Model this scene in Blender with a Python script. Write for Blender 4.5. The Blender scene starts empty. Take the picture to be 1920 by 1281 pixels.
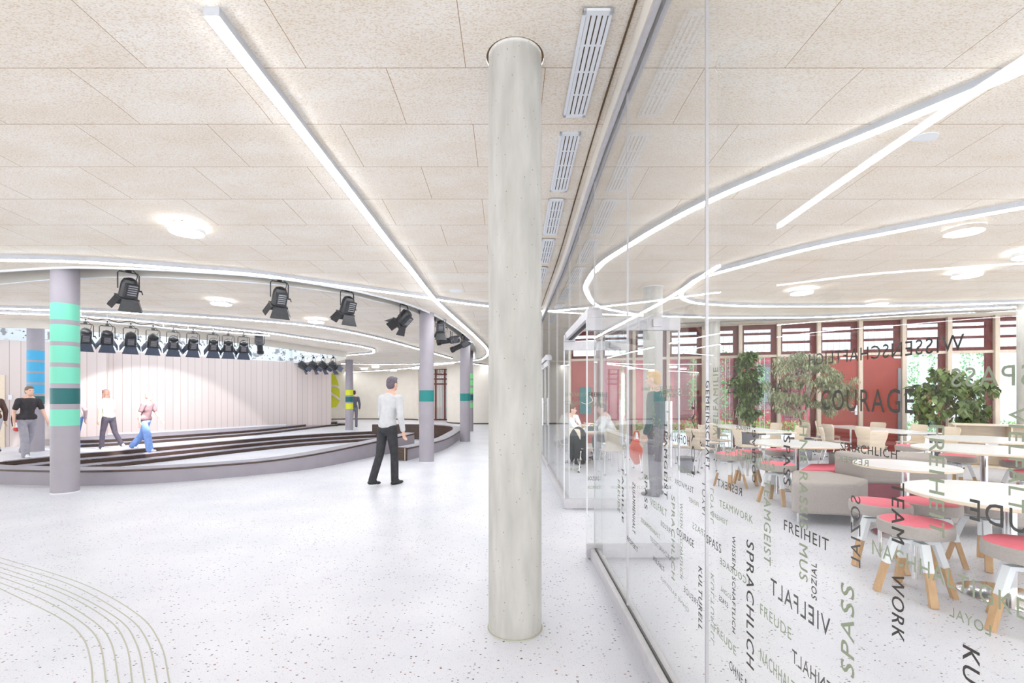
import bpy, bmesh, math, random
from mathutils import Vector, Matrix, geometry
random.seed(7)
PI = math.pi
F, CU, CV, H0 = 870.0, 955.0, 742.0, 1.5      # focal length in px, vanishing point, eye height

# ------------------------------------------------------------------ camera, world, light
sc = bpy.context.scene
C = sc.collection
cam = bpy.data.cameras.new('camera'); co = bpy.data.objects.new('camera', cam); C.objects.link(co)
co.location = (0, 0, H0); co.rotation_euler = (PI/2, 0, 0)
cam.sensor_width = 36; cam.lens = F*36/1920
cam.shift_x = (960-CU)/1920; cam.shift_y = (CV-640.5)/1920
cam.clip_start = .05; cam.clip_end = 200
sc.camera = co
sc.view_settings.view_transform = 'Standard'; sc.view_settings.look = 'None'
sc.view_settings.gamma = 1; sc.view_settings.use_curve_mapping = False
sc.view_settings.exposure = 0.52
sc.cycles.transparent_max_bounces = 13; sc.cycles.max_bounces = 6; sc.cycles.diffuse_bounces = 3; sc.cycles.caustics_reflective = False; sc.cycles.caustics_refractive = False
sc.cycles.glossy_bounces = 2; sc.cycles.use_adaptive_sampling = True; sc.cycles.adaptive_threshold = .06
LED_E, LAMP_E, WORLD_E = 19.0, 20.0, 2.5
w = bpy.data.worlds.new('world'); sc.world = w; w.use_nodes = True
bg = w.node_tree.nodes['Background']; bg.inputs[0].default_value = (.93, .96, 1, 1); bg.inputs[1].default_value = WORLD_E

# ------------------------------------------------------------------ helpers
def smooth(t): t = max(0, min(1, t)); return t*t*(3-2*t)
def cl(t): return max(0, min(1, t))
def zc(X, Y):                                  # height of the gently falling ceiling
    return 3.68 - .22*smooth((Y-3.2)/3.8) - .34*cl((Y-7)/13)*cl((1.2-X)/2.5) - .1*cl((-X-3)/5)*cl((Y-8)/8)
def fl(u, v, z=0):                             # photo pixel -> point at height z
    Y = F*(H0-z)/(v-CV); return ((u-CU)/F*Y, Y)
def ce(u, v, dz=0):                            # photo pixel -> point on the ceiling
    X, Y = 0, 8
    for _ in range(60):
        Yn = F*(zc(X, Y)+dz-H0)/(CV-v); Y = .5*Y+.5*Yn; X = (u-CU)/F*Y
    return (X, Y)
def spline(pts, n=8, closed=False):
    pts = [Vector(p) for p in pts]; out = []; N = len(pts)
    for i in range(N if closed else N-1):
        g = lambda k: pts[k % N] if closed else pts[max(0, min(N-1, k))]
        a, b, c, d = g(i-1), g(i), g(i+1), g(i+2)
        for k in range(n):
            t = k/n
            out.append(.5*((2*b)+(c-a)*t+(2*a-5*b+4*c-d)*t*t+(3*b-a-3*c+d)*t**3))
    if not closed: out.append(pts[-1])
    return out
def offs(pts, d):                              # offset a plan curve to its left by d
    out = []
    for i, p in enumerate(pts):
        a = pts[max(0, i-1)]; b = pts[min(len(pts)-1, i+1)]
        t = (Vector(b)-Vector(a)).to_2d(); t.normalize()
        out.append(Vector((p[0]-t.y*d, p[1]+t.x*d)))
    return out

class MB:
    def __init__(s): s.v = []; s.f = []; s.uv = {}
    def add(s, vs, fs):
        o = len(s.v); s.v += [tuple(v) for v in vs]; s.f += [tuple(i+o for i in f) for f in fs]; return s
    def box(s, a, b, M=None):
        x0, y0, z0 = a; x1, y1, z1 = b
        vs = [Vector((x, y, z)) for z in (z0, z1) for x, y in ((x0, y0), (x1, y0), (x1, y1), (x0, y1))]
        if M is not None: vs = [M @ v for v in vs]
        return s.add(vs, [(3, 2, 1, 0), (4, 5, 6, 7), (0, 1, 5, 4), (1, 2, 6, 5), (2, 3, 7, 6), (3, 0, 4, 7)])
    def bar(s, p, q, r0, r1=None, n=10, caps=True):
        r1 = r0 if r1 is None else r1; p = Vector(p); q = Vector(q); d = (q-p).normalized()
        x = d.orthogonal().normalized(); y = d.cross(x)
        vs = [c+(x*math.cos(2*PI*k/n)+y*math.sin(2*PI*k/n))*r for c, r in ((p, r0), (q, r1)) for k in range(n)]
        fs = [(k, (k+1) % n, n+(k+1) % n, n+k) for k in range(n)]
        if caps: fs += [tuple(reversed(range(n))), tuple(range(n, 2*n))]
        return s.add(vs, fs)
    def beam(s, p, q, w, h, up=(0, 0, 1), w2=None, h2=None):   # rectangular bar
        p = Vector(p); q = Vector(q); d = (q-p).normalized(); x = d.cross(Vector(up)).normalized(); y = x.cross(d)
        vs = []
        for c, a, b in ((p, w, h), (q, w2 or w, h2 or h)):
            vs += [c-x*a/2-y*b/2, c+x*a/2-y*b/2, c+x*a/2+y*b/2, c-x*a/2+y*b/2]
        return s.add(vs, [(3, 2, 1, 0), (4, 5, 6, 7), (0, 1, 5, 4), (1, 2, 6, 5), (2, 3, 7, 6), (3, 0, 4, 7)])
    def tube(s, pts, r, n=8):
        pts = [Vector(p) for p in pts]; rings = []; x = None
        for i, p in enumerate(pts):
            d = (pts[min(i+1, len(pts)-1)]-pts[max(i-1, 0)]).normalized()
            x = d.orthogonal().normalized() if x is None else (x-d*x.dot(d)).normalized()
            y = d.cross(x); rr = r[i] if isinstance(r, (list, tuple)) else r
            rings.append([p+(x*math.cos(2*PI*k/n)+y*math.sin(2*PI*k/n))*rr for k in range(n)])
        vs = [v for g in rings for v in g]; fs = []
        for i in range(len(pts)-1):
            for k in range(n): fs.append((i*n+k, i*n+(k+1) % n, (i+1)*n+(k+1) % n, (i+1)*n+k))
        fs += [tuple(reversed(range(n))), tuple(range((len(pts)-1)*n, len(pts)*n))]
        return s.add(vs, fs)
    def lathe(s, prof, c=(0, 0), n=32, M=None):   # prof: (r,z) list
        vs = []
        for r, z in prof:
            for k in range(n): vs.append(Vector((c[0]+r*math.cos(2*PI*k/n), c[1]+r*math.sin(2*PI*k/n), z)))
        fs = [(i*n+k, i*n+(k+1) % n, (i+1)*n+(k+1) % n, (i+1)*n+k) for i in range(len(prof)-1) for k in range(n)]
        fs += [tuple(reversed(range(n))), tuple(range((len(prof)-1)*n, len(prof)*n))]
        if M is not None: vs = [M @ v for v in vs]
        return s.add(vs, fs)
    def ell(s, c, r, M=None, nu=16, nv=10):
        vs = [Vector((0, 0, -1))]
        for j in range(1, nv):
            a = -PI/2+PI*j/nv
            for k in range(nu): vs.append(Vector((math.cos(a)*math.cos(2*PI*k/nu), math.cos(a)*math.sin(2*PI*k/nu), math.sin(a))))
        vs.append(Vector((0, 0, 1)))
        fs = [(0, 1+(k+1) % nu, 1+k) for k in range(nu)]
        for j in range(nv-2):
            for k in range(nu): fs.append((1+j*nu+k, 1+j*nu+(k+1) % nu, 1+(j+1)*nu+(k+1) % nu, 1+(j+1)*nu+k))
        t = len(vs)-1; fs += [(t, 1+(nv-2)*nu+k, 1+(nv-2)*nu+(k+1) % nu) for k in range(nu)]
        c = Vector(c); out = []
        for v in vs:
            q = Vector((v.x*r[0], v.y*r[1], v.z*r[2]))
            if M is not None: q = M @ q
            out.append(q+c)
        return s.add(out, fs)
    def prism(s, poly, z0, z1):
        n = len(poly); vs = [(p[0], p[1], z0) for p in poly]+[(p[0], p[1], z1) for p in poly]
        fs = [tuple(reversed(range(n))), tuple(range(n, 2*n))]+[(k, (k+1) % n, n+(k+1) % n, n+k) for k in range(n)]
        return s.add(vs, fs)
    def sweep(s, pts, prof, zf=None, hs=None, caps=True):   # prof: closed list of (lateral, dz); zf(x,y) base height
        o = len(s.v); m = len(prof); P = len(pts); lat = {}; L = 0; base = len(s.f)
        for i, p in enumerate(pts):
            a = Vector(pts[max(0, i-1)]).to_2d(); b = Vector(pts[min(P-1, i+1)]).to_2d(); t = (b-a).normalized(); nr = Vector((-t.y, t.x))
            if i: L += (Vector(p).to_2d()-Vector(pts[i-1]).to_2d()).length
            lat[i] = L
            for q in prof:
                x = p[0]+nr.x*q[0]; y = p[1]+nr.y*q[0]; z0 = zf(p[0], p[1]) if zf else 0
                h = hs(i/(P-1)) if hs else 1
                s.v.append((x, y, z0+q[1]*h))
        cum = [0]
        for j in range(m): cum.append(cum[-1]+math.hypot(prof[(j+1) % m][0]-prof[j][0], prof[(j+1) % m][1]-prof[j][1]))
        for i in range(P-1):
            for j in range(m):
                k = (j+1) % m
                s.f.append((o+i*m+j, o+i*m+k, o+(i+1)*m+k, o+(i+1)*m+j))
                s.uv[len(s.f)-1] = [(lat[i], cum[j]), (lat[i], cum[j+1]), (lat[i+1], cum[j+1]), (lat[i+1], cum[j])]
        if caps: s.f += [tuple(o+j for j in reversed(range(m))), tuple(o+(P-1)*m+j for j in range(m))]
        return s
    def build(s, name, mat, parent=None, sm=None, bev=0, loc=None):
        me = bpy.data.meshes.new(name); me.from_pydata([tuple(v) for v in s.v], [], s.f)
        if s.uv:
            ul = me.uv_layers.new(name='uv')
            for fi, uvs in s.uv.items():
                for k, li in enumerate(me.polygons[fi].loop_indices): ul.data[li].uv = uvs[k]
        bm = bmesh.new(); bm.from_mesh(me); bmesh.ops.recalc_face_normals(bm, faces=bm.faces); bm.to_mesh(me); bm.free()
        if sm:
            me.polygons.foreach_set('use_smooth', [True]*len(me.polygons))
            me.set_sharp_from_angle(angle=math.radians(sm))
        me.materials.append(mat)
        o = bpy.data.objects.new(name, me); C.objects.link(o)
        if parent: o.parent = parent
        if loc: o.location = loc
        if bev:
            md = o.modifiers.new('bevel', 'BEVEL'); md.width = bev; md.segments = 3; md.limit_method = 'ANGLE'
            me.polygons.foreach_set('use_smooth', [True]*len(me.polygons)); me.set_sharp_from_angle(angle=math.radians(50))
        return o
def tag(o, label=None, cat=None, group=None, kind=None):
    if label: o['label'] = label
    if cat: o['category'] = cat
    if group: o['group'] = group
    if kind: o['kind'] = kind
    return o
def emp(name, loc=(0, 0, 0), rz=0, label=None, cat=None, group=None):
    o = bpy.data.objects.new(name, None); C.objects.link(o); o.location = loc; o.rotation_euler = (0, 0, rz)
    o.empty_display_size = .1
    return tag(o, label, cat, group)
def dup(root, loc, rz=0, label=None, group=None):
    def cp(o, par):
        c = o.copy(); C.objects.link(c)
        if par: c.parent = par
        for ch in [x for x in KIDS(o)]: cp(ch, c)
        return c
    r = cp(root, None); r.location = loc; r.rotation_euler = (root.rotation_euler.x, root.rotation_euler.y, rz)
    if label: r['label'] = label
    if group: r['group'] = group
    return r
def KIDS(o): return [x for x in C.objects if x.parent == o]
def struct(o): o['kind'] = 'structure'; return o

# ------------------------------------------------------------------ materials
def mat(name, col, rough=.6, metal=0, emis=0, ecol=None, coat=0, spec=.5, alpha=None):
    m = bpy.data.materials.new(name); m.use_nodes = True; b = m.node_tree.nodes['Principled BSDF']
    b.inputs['Base Color'].default_value = (*col, 1); b.inputs['Roughness'].default_value = rough
    b.inputs['Metallic'].default_value = metal; b.inputs['Specular IOR Level'].default_value = spec
    if coat: b.inputs['Coat Weight'].default_value = coat; b.inputs['Coat Roughness'].default_value = .1
    if emis: b.inputs['Emission Color'].default_value = (*(ecol or col), 1); b.inputs['Emission Strength'].default_value = emis
    return m
class NT:
    def __init__(s, m): s.t = m.node_tree; s.b = s.t.nodes['Principled BSDF']
    def n(s, typ, **kw):
        x = s.t.nodes.new(typ)
        for k, v in kw.items():
            if k.startswith('i_'): x.inputs[k[2:].replace('_', ' ')].default_value = v
            else: setattr(x, k, v)
        return x
    def l(s, a, b): s.t.links.new(a, b)
    def noisecol(s, c1, c2, scale, vec=None, detail=6, lo=.35, hi=.65):
        n = s.n('ShaderNodeTexNoise'); n.inputs['Scale'].default_value = scale; n.inputs['Detail'].default_value = detail
        if vec: s.l(vec, n.inputs['Vector'])
        r = s.n('ShaderNodeValToRGB'); r.color_ramp.elements[0].position = lo; r.color_ramp.elements[1].position = hi
        r.color_ramp.elements[0].color = (*c1, 1); r.color_ramp.elements[1].color = (*c2, 1)
        s.l(n.outputs['Fac'], r.inputs[0]); return r.outputs[0], n.outputs['Fac']
    def bump(s, h, strength=.3, dist=.01):
        b = s.n('ShaderNodeBump'); b.inputs['Strength'].default_value = strength; b.inputs['Distance'].default_value = dist
        s.l(h, b.inputs['Height']); s.l(b.outputs[0], s.b.inputs['Normal'])
    def mapping(s, src='Object', scale=(1, 1, 1), loc=(0, 0, 0)):
        tc = s.n('ShaderNodeTexCoord'); mp = s.n('ShaderNodeMapping')
        mp.inputs['Scale'].default_value = scale; mp.inputs['Location'].default_value = loc
        s.l(tc.outputs[src], mp.inputs['Vector']); return mp.outputs[0]
    def mix(s, fac, a, b, mode='MIX'):
        m = s.n('ShaderNodeMix', data_type='RGBA', blend_type=mode)
        for k, v in ((0, fac), (6, a), (7, b)):
            if hasattr(v, 'links'): s.l(v, m.inputs[k])
            elif isinstance(v, (int, float)): m.inputs[k].default_value = v
            else: m.inputs[k].default_value = (*v, 1)
        return m.outputs[2]

def noisy(name, c1, c2, scale, rough=.6, bump=0, metal=0, coat=0, stretch=(1, 1, 1), lo=.3, hi=.7, spec=.5):
    m = mat(name, c1, rough, metal, coat=coat, spec=spec); t = NT(m); v = t.mapping('Object', stretch)
    c, h = t.noisecol(c1, c2, scale, v, lo=lo, hi=hi); t.l(c, t.b.inputs['Base Color'])
    if bump: t.bump(h, bump)
    return m

M = {}
# ceiling: wood-wool boards laid in staggered rows
m = M['ceiling'] = mat('wood_wool_board', (.8, .74, .66), .9, spec=.2); t = NT(m)
vec = t.mapping('Object', loc=(.29+.0, -3.084, 0))
br = t.n('ShaderNodeTexBrick'); t.l(vec, br.inputs['Vector']); br.offset = .5; br.squash = 1
for k, v in (('Scale', 1), ('Mortar Size', .0028), ('Brick Width', 1.06), ('Row Height', .613), ('Bias', 0), ('Mortar Smooth', .1)): br.inputs[k].default_value = v
br.inputs['Color1'].default_value = (.95, .905, .835, 1); br.inputs['Color2'].default_value = (.925, .87, .79, 1); br.inputs['Mortar'].default_value = (.50, .35, .22, 1)
ov = t.mapping('Object', (1, 2.2, 1))
c, h = t.noisecol((.76, .62, .46), (1, 1, 1), 70, ov, 4, .30, .52)
c2, h2 = t.noisecol((.93, .885, .82), (1, 1, 1), 1.6, ov, 3, .3, .7)
x = t.mix(.8, br.outputs['Color'], c, 'MULTIPLY'); x = t.mix(.8, x, c2, 'MULTIPLY')
t.l(x, t.b.inputs['Base Color']); t.bump(h, .5, .004)
# floor: pale terrazzo with fine chips
m = M['floor'] = mat('pale_terrazzo', (.84, .84, .9), .33, spec=.35); t = NT(m); vec = t.mapping('Object', (1, 1, 1))
def chips(scale, thr, keep, seed):
    mp = t.mapping('Object', (1, 1.5, 1), (seed, seed*.7, 0))
    nz = t.n('ShaderNodeTexNoise'); nz.inputs['Scale'].default_value = scale*1.7; t.l(mp, nz.inputs['Vector'])
    ad = t.n('ShaderNodeVectorMath', operation='MULTIPLY_ADD'); t.l(nz.outputs['Color'], ad.inputs[0]); ad.inputs[1].default_value = (.5/scale,)*3; t.l(mp, ad.inputs[2])
    vo = t.n('ShaderNodeTexVoronoi'); vo.inputs['Scale'].default_value = scale; t.l(ad.outputs[0], vo.inputs['Vector'])
    a = t.n('ShaderNodeMath', operation='LESS_THAN'); t.l(vo.outputs['Distance'], a.inputs[0]); a.inputs[1].default_value = thr
    sp = t.n('ShaderNodeSeparateColor'); t.l(vo.outputs['Color'], sp.inputs[0])
    b = t.n('ShaderNodeMath', operation='GREATER_THAN'); t.l(sp.outputs[0], b.inputs[0]); b.inputs[1].default_value = keep
    mu = t.n('ShaderNodeMath', operation='MULTIPLY'); t.l(a.outputs[0], mu.inputs[0]); t.l(b.outputs[0], mu.inputs[1])
    rr = t.n('ShaderNodeValToRGB'); t.l(sp.outputs[1], rr.inputs[0])
    rr.color_ramp.interpolation = 'CONSTANT'
    e = rr.color_ramp.elements; e[0].color = (.10, .09, .10, 1); e[1].position = .55; e[1].color = (.28, .10, .09, 1)
    e2 = e.new(.75); e2.color = (.35, .33, .33, 1)
    return mu.outputs[0], rr.outputs[0]
base, _ = t.noisecol((.74, .75, .82), (.82, .825, .88), 1.2, vec, 5)
fine, _ = t.noisecol((.86, .86, .87), (1, 1, 1), 160, vec, 2, .35, .5)
base = t.mix(.7, base, fine, 'MULTIPLY')
f1, c1 = chips(38, .26, .80, 0); f2, c2 = chips(85, .25, .82, 3.3)
x = t.mix(f2, base, t.mix(.45, c2, (.7, .7, .7))); x = t.mix(f1, x, c1); t.l(x, t.b.inputs['Base Color'])
# vertical plank cladding (uses the swept uv: u along the wall, v up)
m = M['plank'] = mat('pale_plank_cladding', (.72, .62, .58), .5, spec=.3); t = NT(m)
uvn = t.n('ShaderNodeUVMap'); uvn.uv_map = 'uv'; sx = t.n('ShaderNodeSeparateXYZ'); t.l(uvn.outputs[0], sx.inputs[0])
def lines(src, pitch, width):
    a = t.n('ShaderNodeMath', operation='DIVIDE'); t.l(src, a.inputs[0]); a.inputs[1].default_value = pitch
    b = t.n('ShaderNodeMath', operation='FRACT'); t.l(a.outputs[0], b.inputs[0])
    c = t.n('ShaderNodeMath', operation='LESS_THAN'); t.l(b.outputs[0], c.inputs[0]); c.inputs[1].default_value = width/pitch
    fl_ = t.n('ShaderNodeMath', operation='FLOOR'); t.l(a.outputs[0], fl_.inputs[0]); return c.outputs[0], fl_.outputs[0]
l1, cell = lines(sx.outputs[0], .24, .012)
wn = t.n('ShaderNodeTexWhiteNoise', noise_dimensions='1D'); t.l(cell, wn.inputs['W'])
x = t.mix(wn.outputs['Value'], (.76, .66, .63), (.70, .61, .585)); x = t.mix(l1, x, (.45, .34, .30)); t.l(x, t.b.inputs['Base Color'])
# speckled white wall of the light well
m = M['speckle'] = mat('white_speckled_plaster', (.9, .93, .95), .8); t = NT(m); v = t.mapping('Object')
vo = t.n('ShaderNodeTexVoronoi'); vo.inputs['Scale'].default_value = 7; t.l(v, vo.inputs['Vector'])
r = t.n('ShaderNodeValToRGB'); t.l(vo.outputs['Distance'], r.inputs[0]); r.color_ramp.elements[0].color = (.2, .19, .22, 1); r.color_ramp.elements[0].position = .13
r.color_ramp.elements[1].color = (1, 1, 1, 1); r.color_ramp.elements[1].position = .19
c2, _ = t.noisecol((.28, .24, .26), (1, 1, 1), 4.2, v, 8, .37, .42)
x = t.mix(1, (.86, .93, .96), r.outputs[0], 'MULTIPLY'); x = t.mix(.8, x, c2, 'MULTIPLY'); t.l(x, t.b.inputs['Base Color'])
M['concrete'] = noisy('fair_faced_concrete', (.44, .425, .39), (.56, .54, .505), 5, .7, .1, stretch=(3, 3, .6))
t = NT(M['concrete']); v = t.mapping('Object')
vo = t.n('ShaderNodeTexVoronoi'); vo.inputs['Scale'].default_value = 22; t.l(v, vo.inputs['Vector'])
mm = t.n('ShaderNodeMath', operation='LESS_THAN'); t.l(vo.outputs['Distance'], mm.inputs[0]); mm.inputs[1].default_value = .085
src = t.b.inputs['Base Color'].links[0].from_socket; t.l(t.mix(mm.outputs[0], src, (.27, .23, .18)), t.b.inputs['Base Color'])
M['column'] = noisy('mauve_grey_paint', (.35, .32, .355), (.38, .35, .385), 3, .5)
M['cream'] = noisy('cream_paint', (.80, .74, .66), (.83, .78, .70), 3, .6)
M['fascia'] = noisy('sand_fascia', (.62, .58, .52), (.66, .62, .56), 3, .7)
M['trim'] = mat('white_trim', (.85, .87, .9), .4)
M['shadow_gap'] = mat('brown_shadow_gap', (.12, .07, .03), .8)
M['metal'] = noisy('brushed_steel', (.62, .61, .62), (.7, .69, .7), 60, .35, metal=.85, stretch=(1, 1, .05))
M['alu'] = noisy('anodised_aluminium', (.56, .545, .565), (.62, .60, .62), 20, .42, metal=.35)
M['chrome'] = mat('chrome', (.75, .75, .76), .12, 1)
M['led'] = mat('led_diffuser', (1, 1, 1), .5, emis=LED_E, ecol=(.93, .965, 1))
M['lamp'] = mat('lamp_diffuser', (1, 1, 1), .5, emis=LAMP_E, ecol=(1, .98, .95))
M['housing'] = noisy('light_grey_profile', (.55, .56, .6), (.6, .61, .65), 8, .45)
M['ltgrey'] = mat('white_plastic', (.82, .83, .85), .45)
M['black'] = noisy('black_lamp_housing', (.018, .018, .02), (.03, .03, .034), 20, .38)
M['flap'] = noisy('blue_grey_barn_door', (.05, .065, .1), (.065, .08, .12), 20, .5)
M['lens'] = mat('glass_lens', (.55, .6, .65), .08, .6)
M['cable'] = mat('black_cable', (.02, .02, .02), .6)
M['dkwood'] = noisy('dark_stained_wood', (.045, .028, .022), (.10, .06, .04), 6, .45, stretch=(1, 1, 9))
M['tread'] = noisy('grey_tread', (.30, .28, .33), (.36, .34, .39), 5, .5)
M['ringwall'] = noisy('mauve_grey_render', (.31, .285, .32), (.34, .31, .345), 4, .55)
M['oak'] = noisy('pale_beech', (.80, .66, .50), (.88, .76, .61), 4, .45, stretch=(1, 9, 9))
M['legwood'] = noisy('oak_leg', (.52, .31, .15), (.62, .39, .20), 9, .5, stretch=(5, 5, 1))
M['mullion'] = noisy('pale_timber_mullion', (.64, .53, .42), (.72, .61, .50), 5, .5, stretch=(5, 5, .7))
M['redframe'] = noisy('dark_red_frame', (.13, .025, .022), (.17, .035, .03), 5, .5)
M['reddoor'] = noisy('red_door_paint', (.33, .052, .035), (.37, .062, .042), 3, .42)
M['tabletop'] = noisy('white_laminate', (.84, .83, .83), (.88, .87, .87), 6, .3)
M['beige'] = noisy('taupe_upholstery', (.40, .355, .325), (.45, .40, .37), 60, .8, .15)
M['pink'] = noisy('coral_pink_upholstery', (.80, .155, .21), (.86, .19, .25), 60, .75, .1)
M['mauve'] = noisy('raspberry_upholstery', (.36, .10, .13), (.41, .125, .16), 60, .8, .1)
M['whitemetal'] = mat('white_powder_coat', (.84, .86, .88), .35)
M['leaf'] = noisy('leaf_green', (.045, .10, .018), (.17, .24, .06), 3, .5)
M['leaf2'] = noisy('ficus_leaf', (.17, .20, .10), (.42, .44, .27), 3, .5)
M['climber'] = noisy('climber_leaf', (.10, .33, .10), (.25, .55, .22), 4, .5)
M['hedge'] = noisy('hedge_leaf', (.12, .30, .05), (.30, .50, .12), 4, .6)
M['bark'] = noisy('bark', (.22, .14, .08), (.32, .22, .13), 12, .8)
M['soil'] = noisy('soil', (.05, .035, .02), (.09, .06, .04), 12, .9)
M['pot'] = noisy('grey_planter', (.25, .25, .28), (.29, .29, .32), 6, .5)
M['dark_text'] = mat('dark_brown_foil', (.045, .04, .035), .6)
M['green_text'] = mat('sage_green_foil', (.27, .31, .215), .6)
M['mint'] = mat('mint_green_band', (.19, .66, .47), .5)
M['petrol'] = mat('petrol_band', (.012, .135, .135), .5)
M['teal'] = mat('teal_band', (.01, .22, .21), .5)
M['blue'] = mat('cyan_blue_band', (.06, .40, .68), .5)
M['yellow'] = mat('lime_yellow_band', (.70, .74, .03), .5)
M['lightgreen'] = mat('light_green_band', (.25, .75, .30), .5)
M['inlay'] = mat('sand_inlay_line', (.50, .49, .40), .5)
M['facade'] = noisy('red_facade', (.36, .045, .075), (.42, .06, .095), 3, .7)
M['facade2'] = noisy('mauve_facade', (.20, .09, .12), (.24, .11, .14), 3, .7)
M['white_slat'] = mat('pale_metal_slats', (.62, .64, .72), .5)
M['pave'] = noisy('pale_paving', (.62, .68, .72), (.70, .76, .80), 2, .7)
M['winpane'] = mat('dark_pane', (.10, .12, .15), .1, spec=.8)
M['red'] = mat('extinguisher_red', (.55, .02, .02), .35)
M['orange'] = noisy('orange_nylon', (.85, .09, .02), (.9, .13, .04), 8, .6)
# window and partition glass: clear, with a real two-sided Fresnel reflection
def glass(name, tint, base=.022):
    m = bpy.data.materials.new(name); m.use_nodes = True; nt = m.node_tree; nt.nodes.clear()
    out = nt.nodes.new('ShaderNodeOutputMaterial'); mx = nt.nodes.new('ShaderNodeMixShader')
    tr = nt.nodes.new('ShaderNodeBsdfTransparent'); tr.inputs[0].default_value = (*tint, 1)
    gl = nt.nodes.new('ShaderNodeBsdfGlossy'); gl.inputs['Roughness'].default_value = 0
    lw = nt.nodes.new('ShaderNodeLayerWeight'); lw.inputs[0].default_value = .5
    pw = nt.nodes.new('ShaderNodeMath'); pw.operation = 'POWER'; pw.inputs[1].default_value = 5
    ma = nt.nodes.new('ShaderNodeMath'); ma.operation = 'MULTIPLY_ADD'; ma.inputs[1].default_value = .95; ma.inputs[2].default_value = base
    nt.links.new(lw.outputs['Facing'], pw.inputs[0]); nt.links.new(pw.outputs[0], ma.inputs[0]); nt.links.new(ma.outputs[0], mx.inputs[0])
    nt.links.new(tr.outputs[0], mx.inputs[1]); nt.links.new(gl.outputs[0], mx.inputs[2]); nt.links.new(mx.outputs[0], out.inputs[0]); return m
M['glass'] = glass('clear_glass', (.99, .997, .993)); M['winglass'] = glass('window_glass', (.97, .98, .98))

# ------------------------------------------------------------------ plan curves
tri = geometry.delaunay_2d_cdt
def inside(p, poly):
    x, y = p; r = False; j = len(poly)-1
    for i in range(len(poly)):
        a, b = poly[i], poly[j]
        if (a[1] > y) != (b[1] > y) and x < (b[0]-a[0])*(y-a[1])/(b[1]-a[1])+a[0]: r = not r
        j = i
    return r
def slab(name, outline, holes, zfun, step, material, uvy=False):
    vs = []; es = []
    for pl in [outline]+holes:
        o = len(vs); vs += [Vector((p[0], p[1])) for p in pl]; es += [(o+i, o+(i+1) % len(pl)) for i in range(len(pl))]
    xs = [p[0] for p in outline]; ys = [p[1] for p in outline]
    x = min(xs)+step/2
    while x < max(xs):
        y = min(ys)+step/2
        while y < max(ys):
            vs.append(Vector((x+.01, y+.013))); y += step
        x += step
    V, E, Fc, *_ = tri(vs, es, [], 0, 1e-5)
    mb = MB(); keep = []
    for f in Fc:
        c = (sum(V[i][0] for i in f)/len(f), sum(V[i][1] for i in f)/len(f))
        if inside(c, outline) and not any(inside(c, h) for h in holes): keep.append(tuple(f))
    mb.add([(v[0], v[1], zfun(v[0], v[1])) for v in V], keep)
    return mb.build(name, material, sm=30)

# lighting-track slot (outer and inner rim)
SO = [(-13.5, 9.2), (-11.2, 7.9)]+[ce(*p) for p in ((-40, 510), (0, 507), (90, 501.5), (150, 500), (240, 502), (350, 507), (480, 516), (600, 532), (700, 552), (785, 577), (840, 605), (880, 635), (893, 657), (890, 675))]
SI = [(-13.0, 9.9), (-11.2, 8.7)]+[ce(*p) for p in ((-40, 534), (0, 530), (85, 522), (150, 518.5), (240, 516.5), (300, 517), (480, 527.5), (637, 547), (695, 560), (740, 571), (785, 587), (830, 608), (862, 632), (874, 655), (872, 671))]
SOc = spline(SO, 6); SIc = spline(SI, 6)
slot = [tuple(p[:2]) for p in SOc]+[tuple(p[:2]) for p in reversed(SIc)]
# light well over the stage
VN = [(-14.6, 12.2), (-13.3, 11.3), (-12.1, 11.05), (-11.1, 11.2), (-10.4, 11.6), (-9.0, 12.4), (-7.6, 13.8), (-6.8, 15.4), (-6.2, 16.9), (-6.15, 17.6), (-6.7, 18.5), (-7.7, 19.4)]
VNc = spline(VN, 6)
WALLC = [(-15.4, 13.3), (-14.0, 15.1), (-12.3, 16.9), (-10.7, 19.6), (-9.75, 20.8)]
WALLcv = spline(WALLC, 8)
VB = [(p[0]-.08, p[1]+.08) for p in WALLcv]
void = [tuple(p[:2]) for p in VNc]+[(-8.8, 20.3)]+[p for p in reversed(VB)]
out_c = [(-20, -5), (15.5, -5), (15.5, 10.33), (1.8, 14.18), (3.4, 26.2), (3.4, 34), (-20, 34)]
hole_c = [(0.037+.186*math.cos(2*PI*k/40), 3.0+.186*math.sin(2*PI*k/40)) for k in range(40)]
struct(slab('ceiling', out_c, [slot, void, hole_c], zc, 1.3, M['ceiling']))
struct(MB().add([(x, y, zc(x, y)+.5) for x, y in ((-20, -5), (15.5, -5), (15.5, 10.4), (1.8, 14.2), (1.8, 34), (-20, 34))], []).build('trim_20', M['cream'])) if False else None
# slot lining: side faces, lid, white edges
def ribbon(mb, pts, z0, z1, th=.012, side=1):
    mb.sweep(pts, [(0, z0), (th*side, z0), (th*side, z1), (0, z1)], zf=zc); return mb
struct(ribbon(ribbon(MB(), SOc, -.02, .26, .012), SIc, -.02, .26, .012, -1).build('trim_1', M['fascia'], sm=40))
struct(ribbon(ribbon(MB(), SOc, -.035, .0, .02, -1), SIc, -.035, .0, .02).build('trim_2', M['trim'], sm=40))
lid = MB(); n = min(len(SOc), len(SIc)); 
A = [SOc[int(i*(len(SOc)-1)/(n-1))] for i in range(n)]; B = [SIc[int(i*(len(SIc)-1)/(n-1))] for i in range(n)]
lid.add([(p[0], p[1], zc(p[0], p[1])+.25) for p in A]+[(p[0], p[1], zc(p[0], p[1])+.25) for p in B], [(i, i+1, n+i+1, n+i) for i in range(n-1)])
struct(lid.build('trim_3', M['fascia']))
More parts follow.
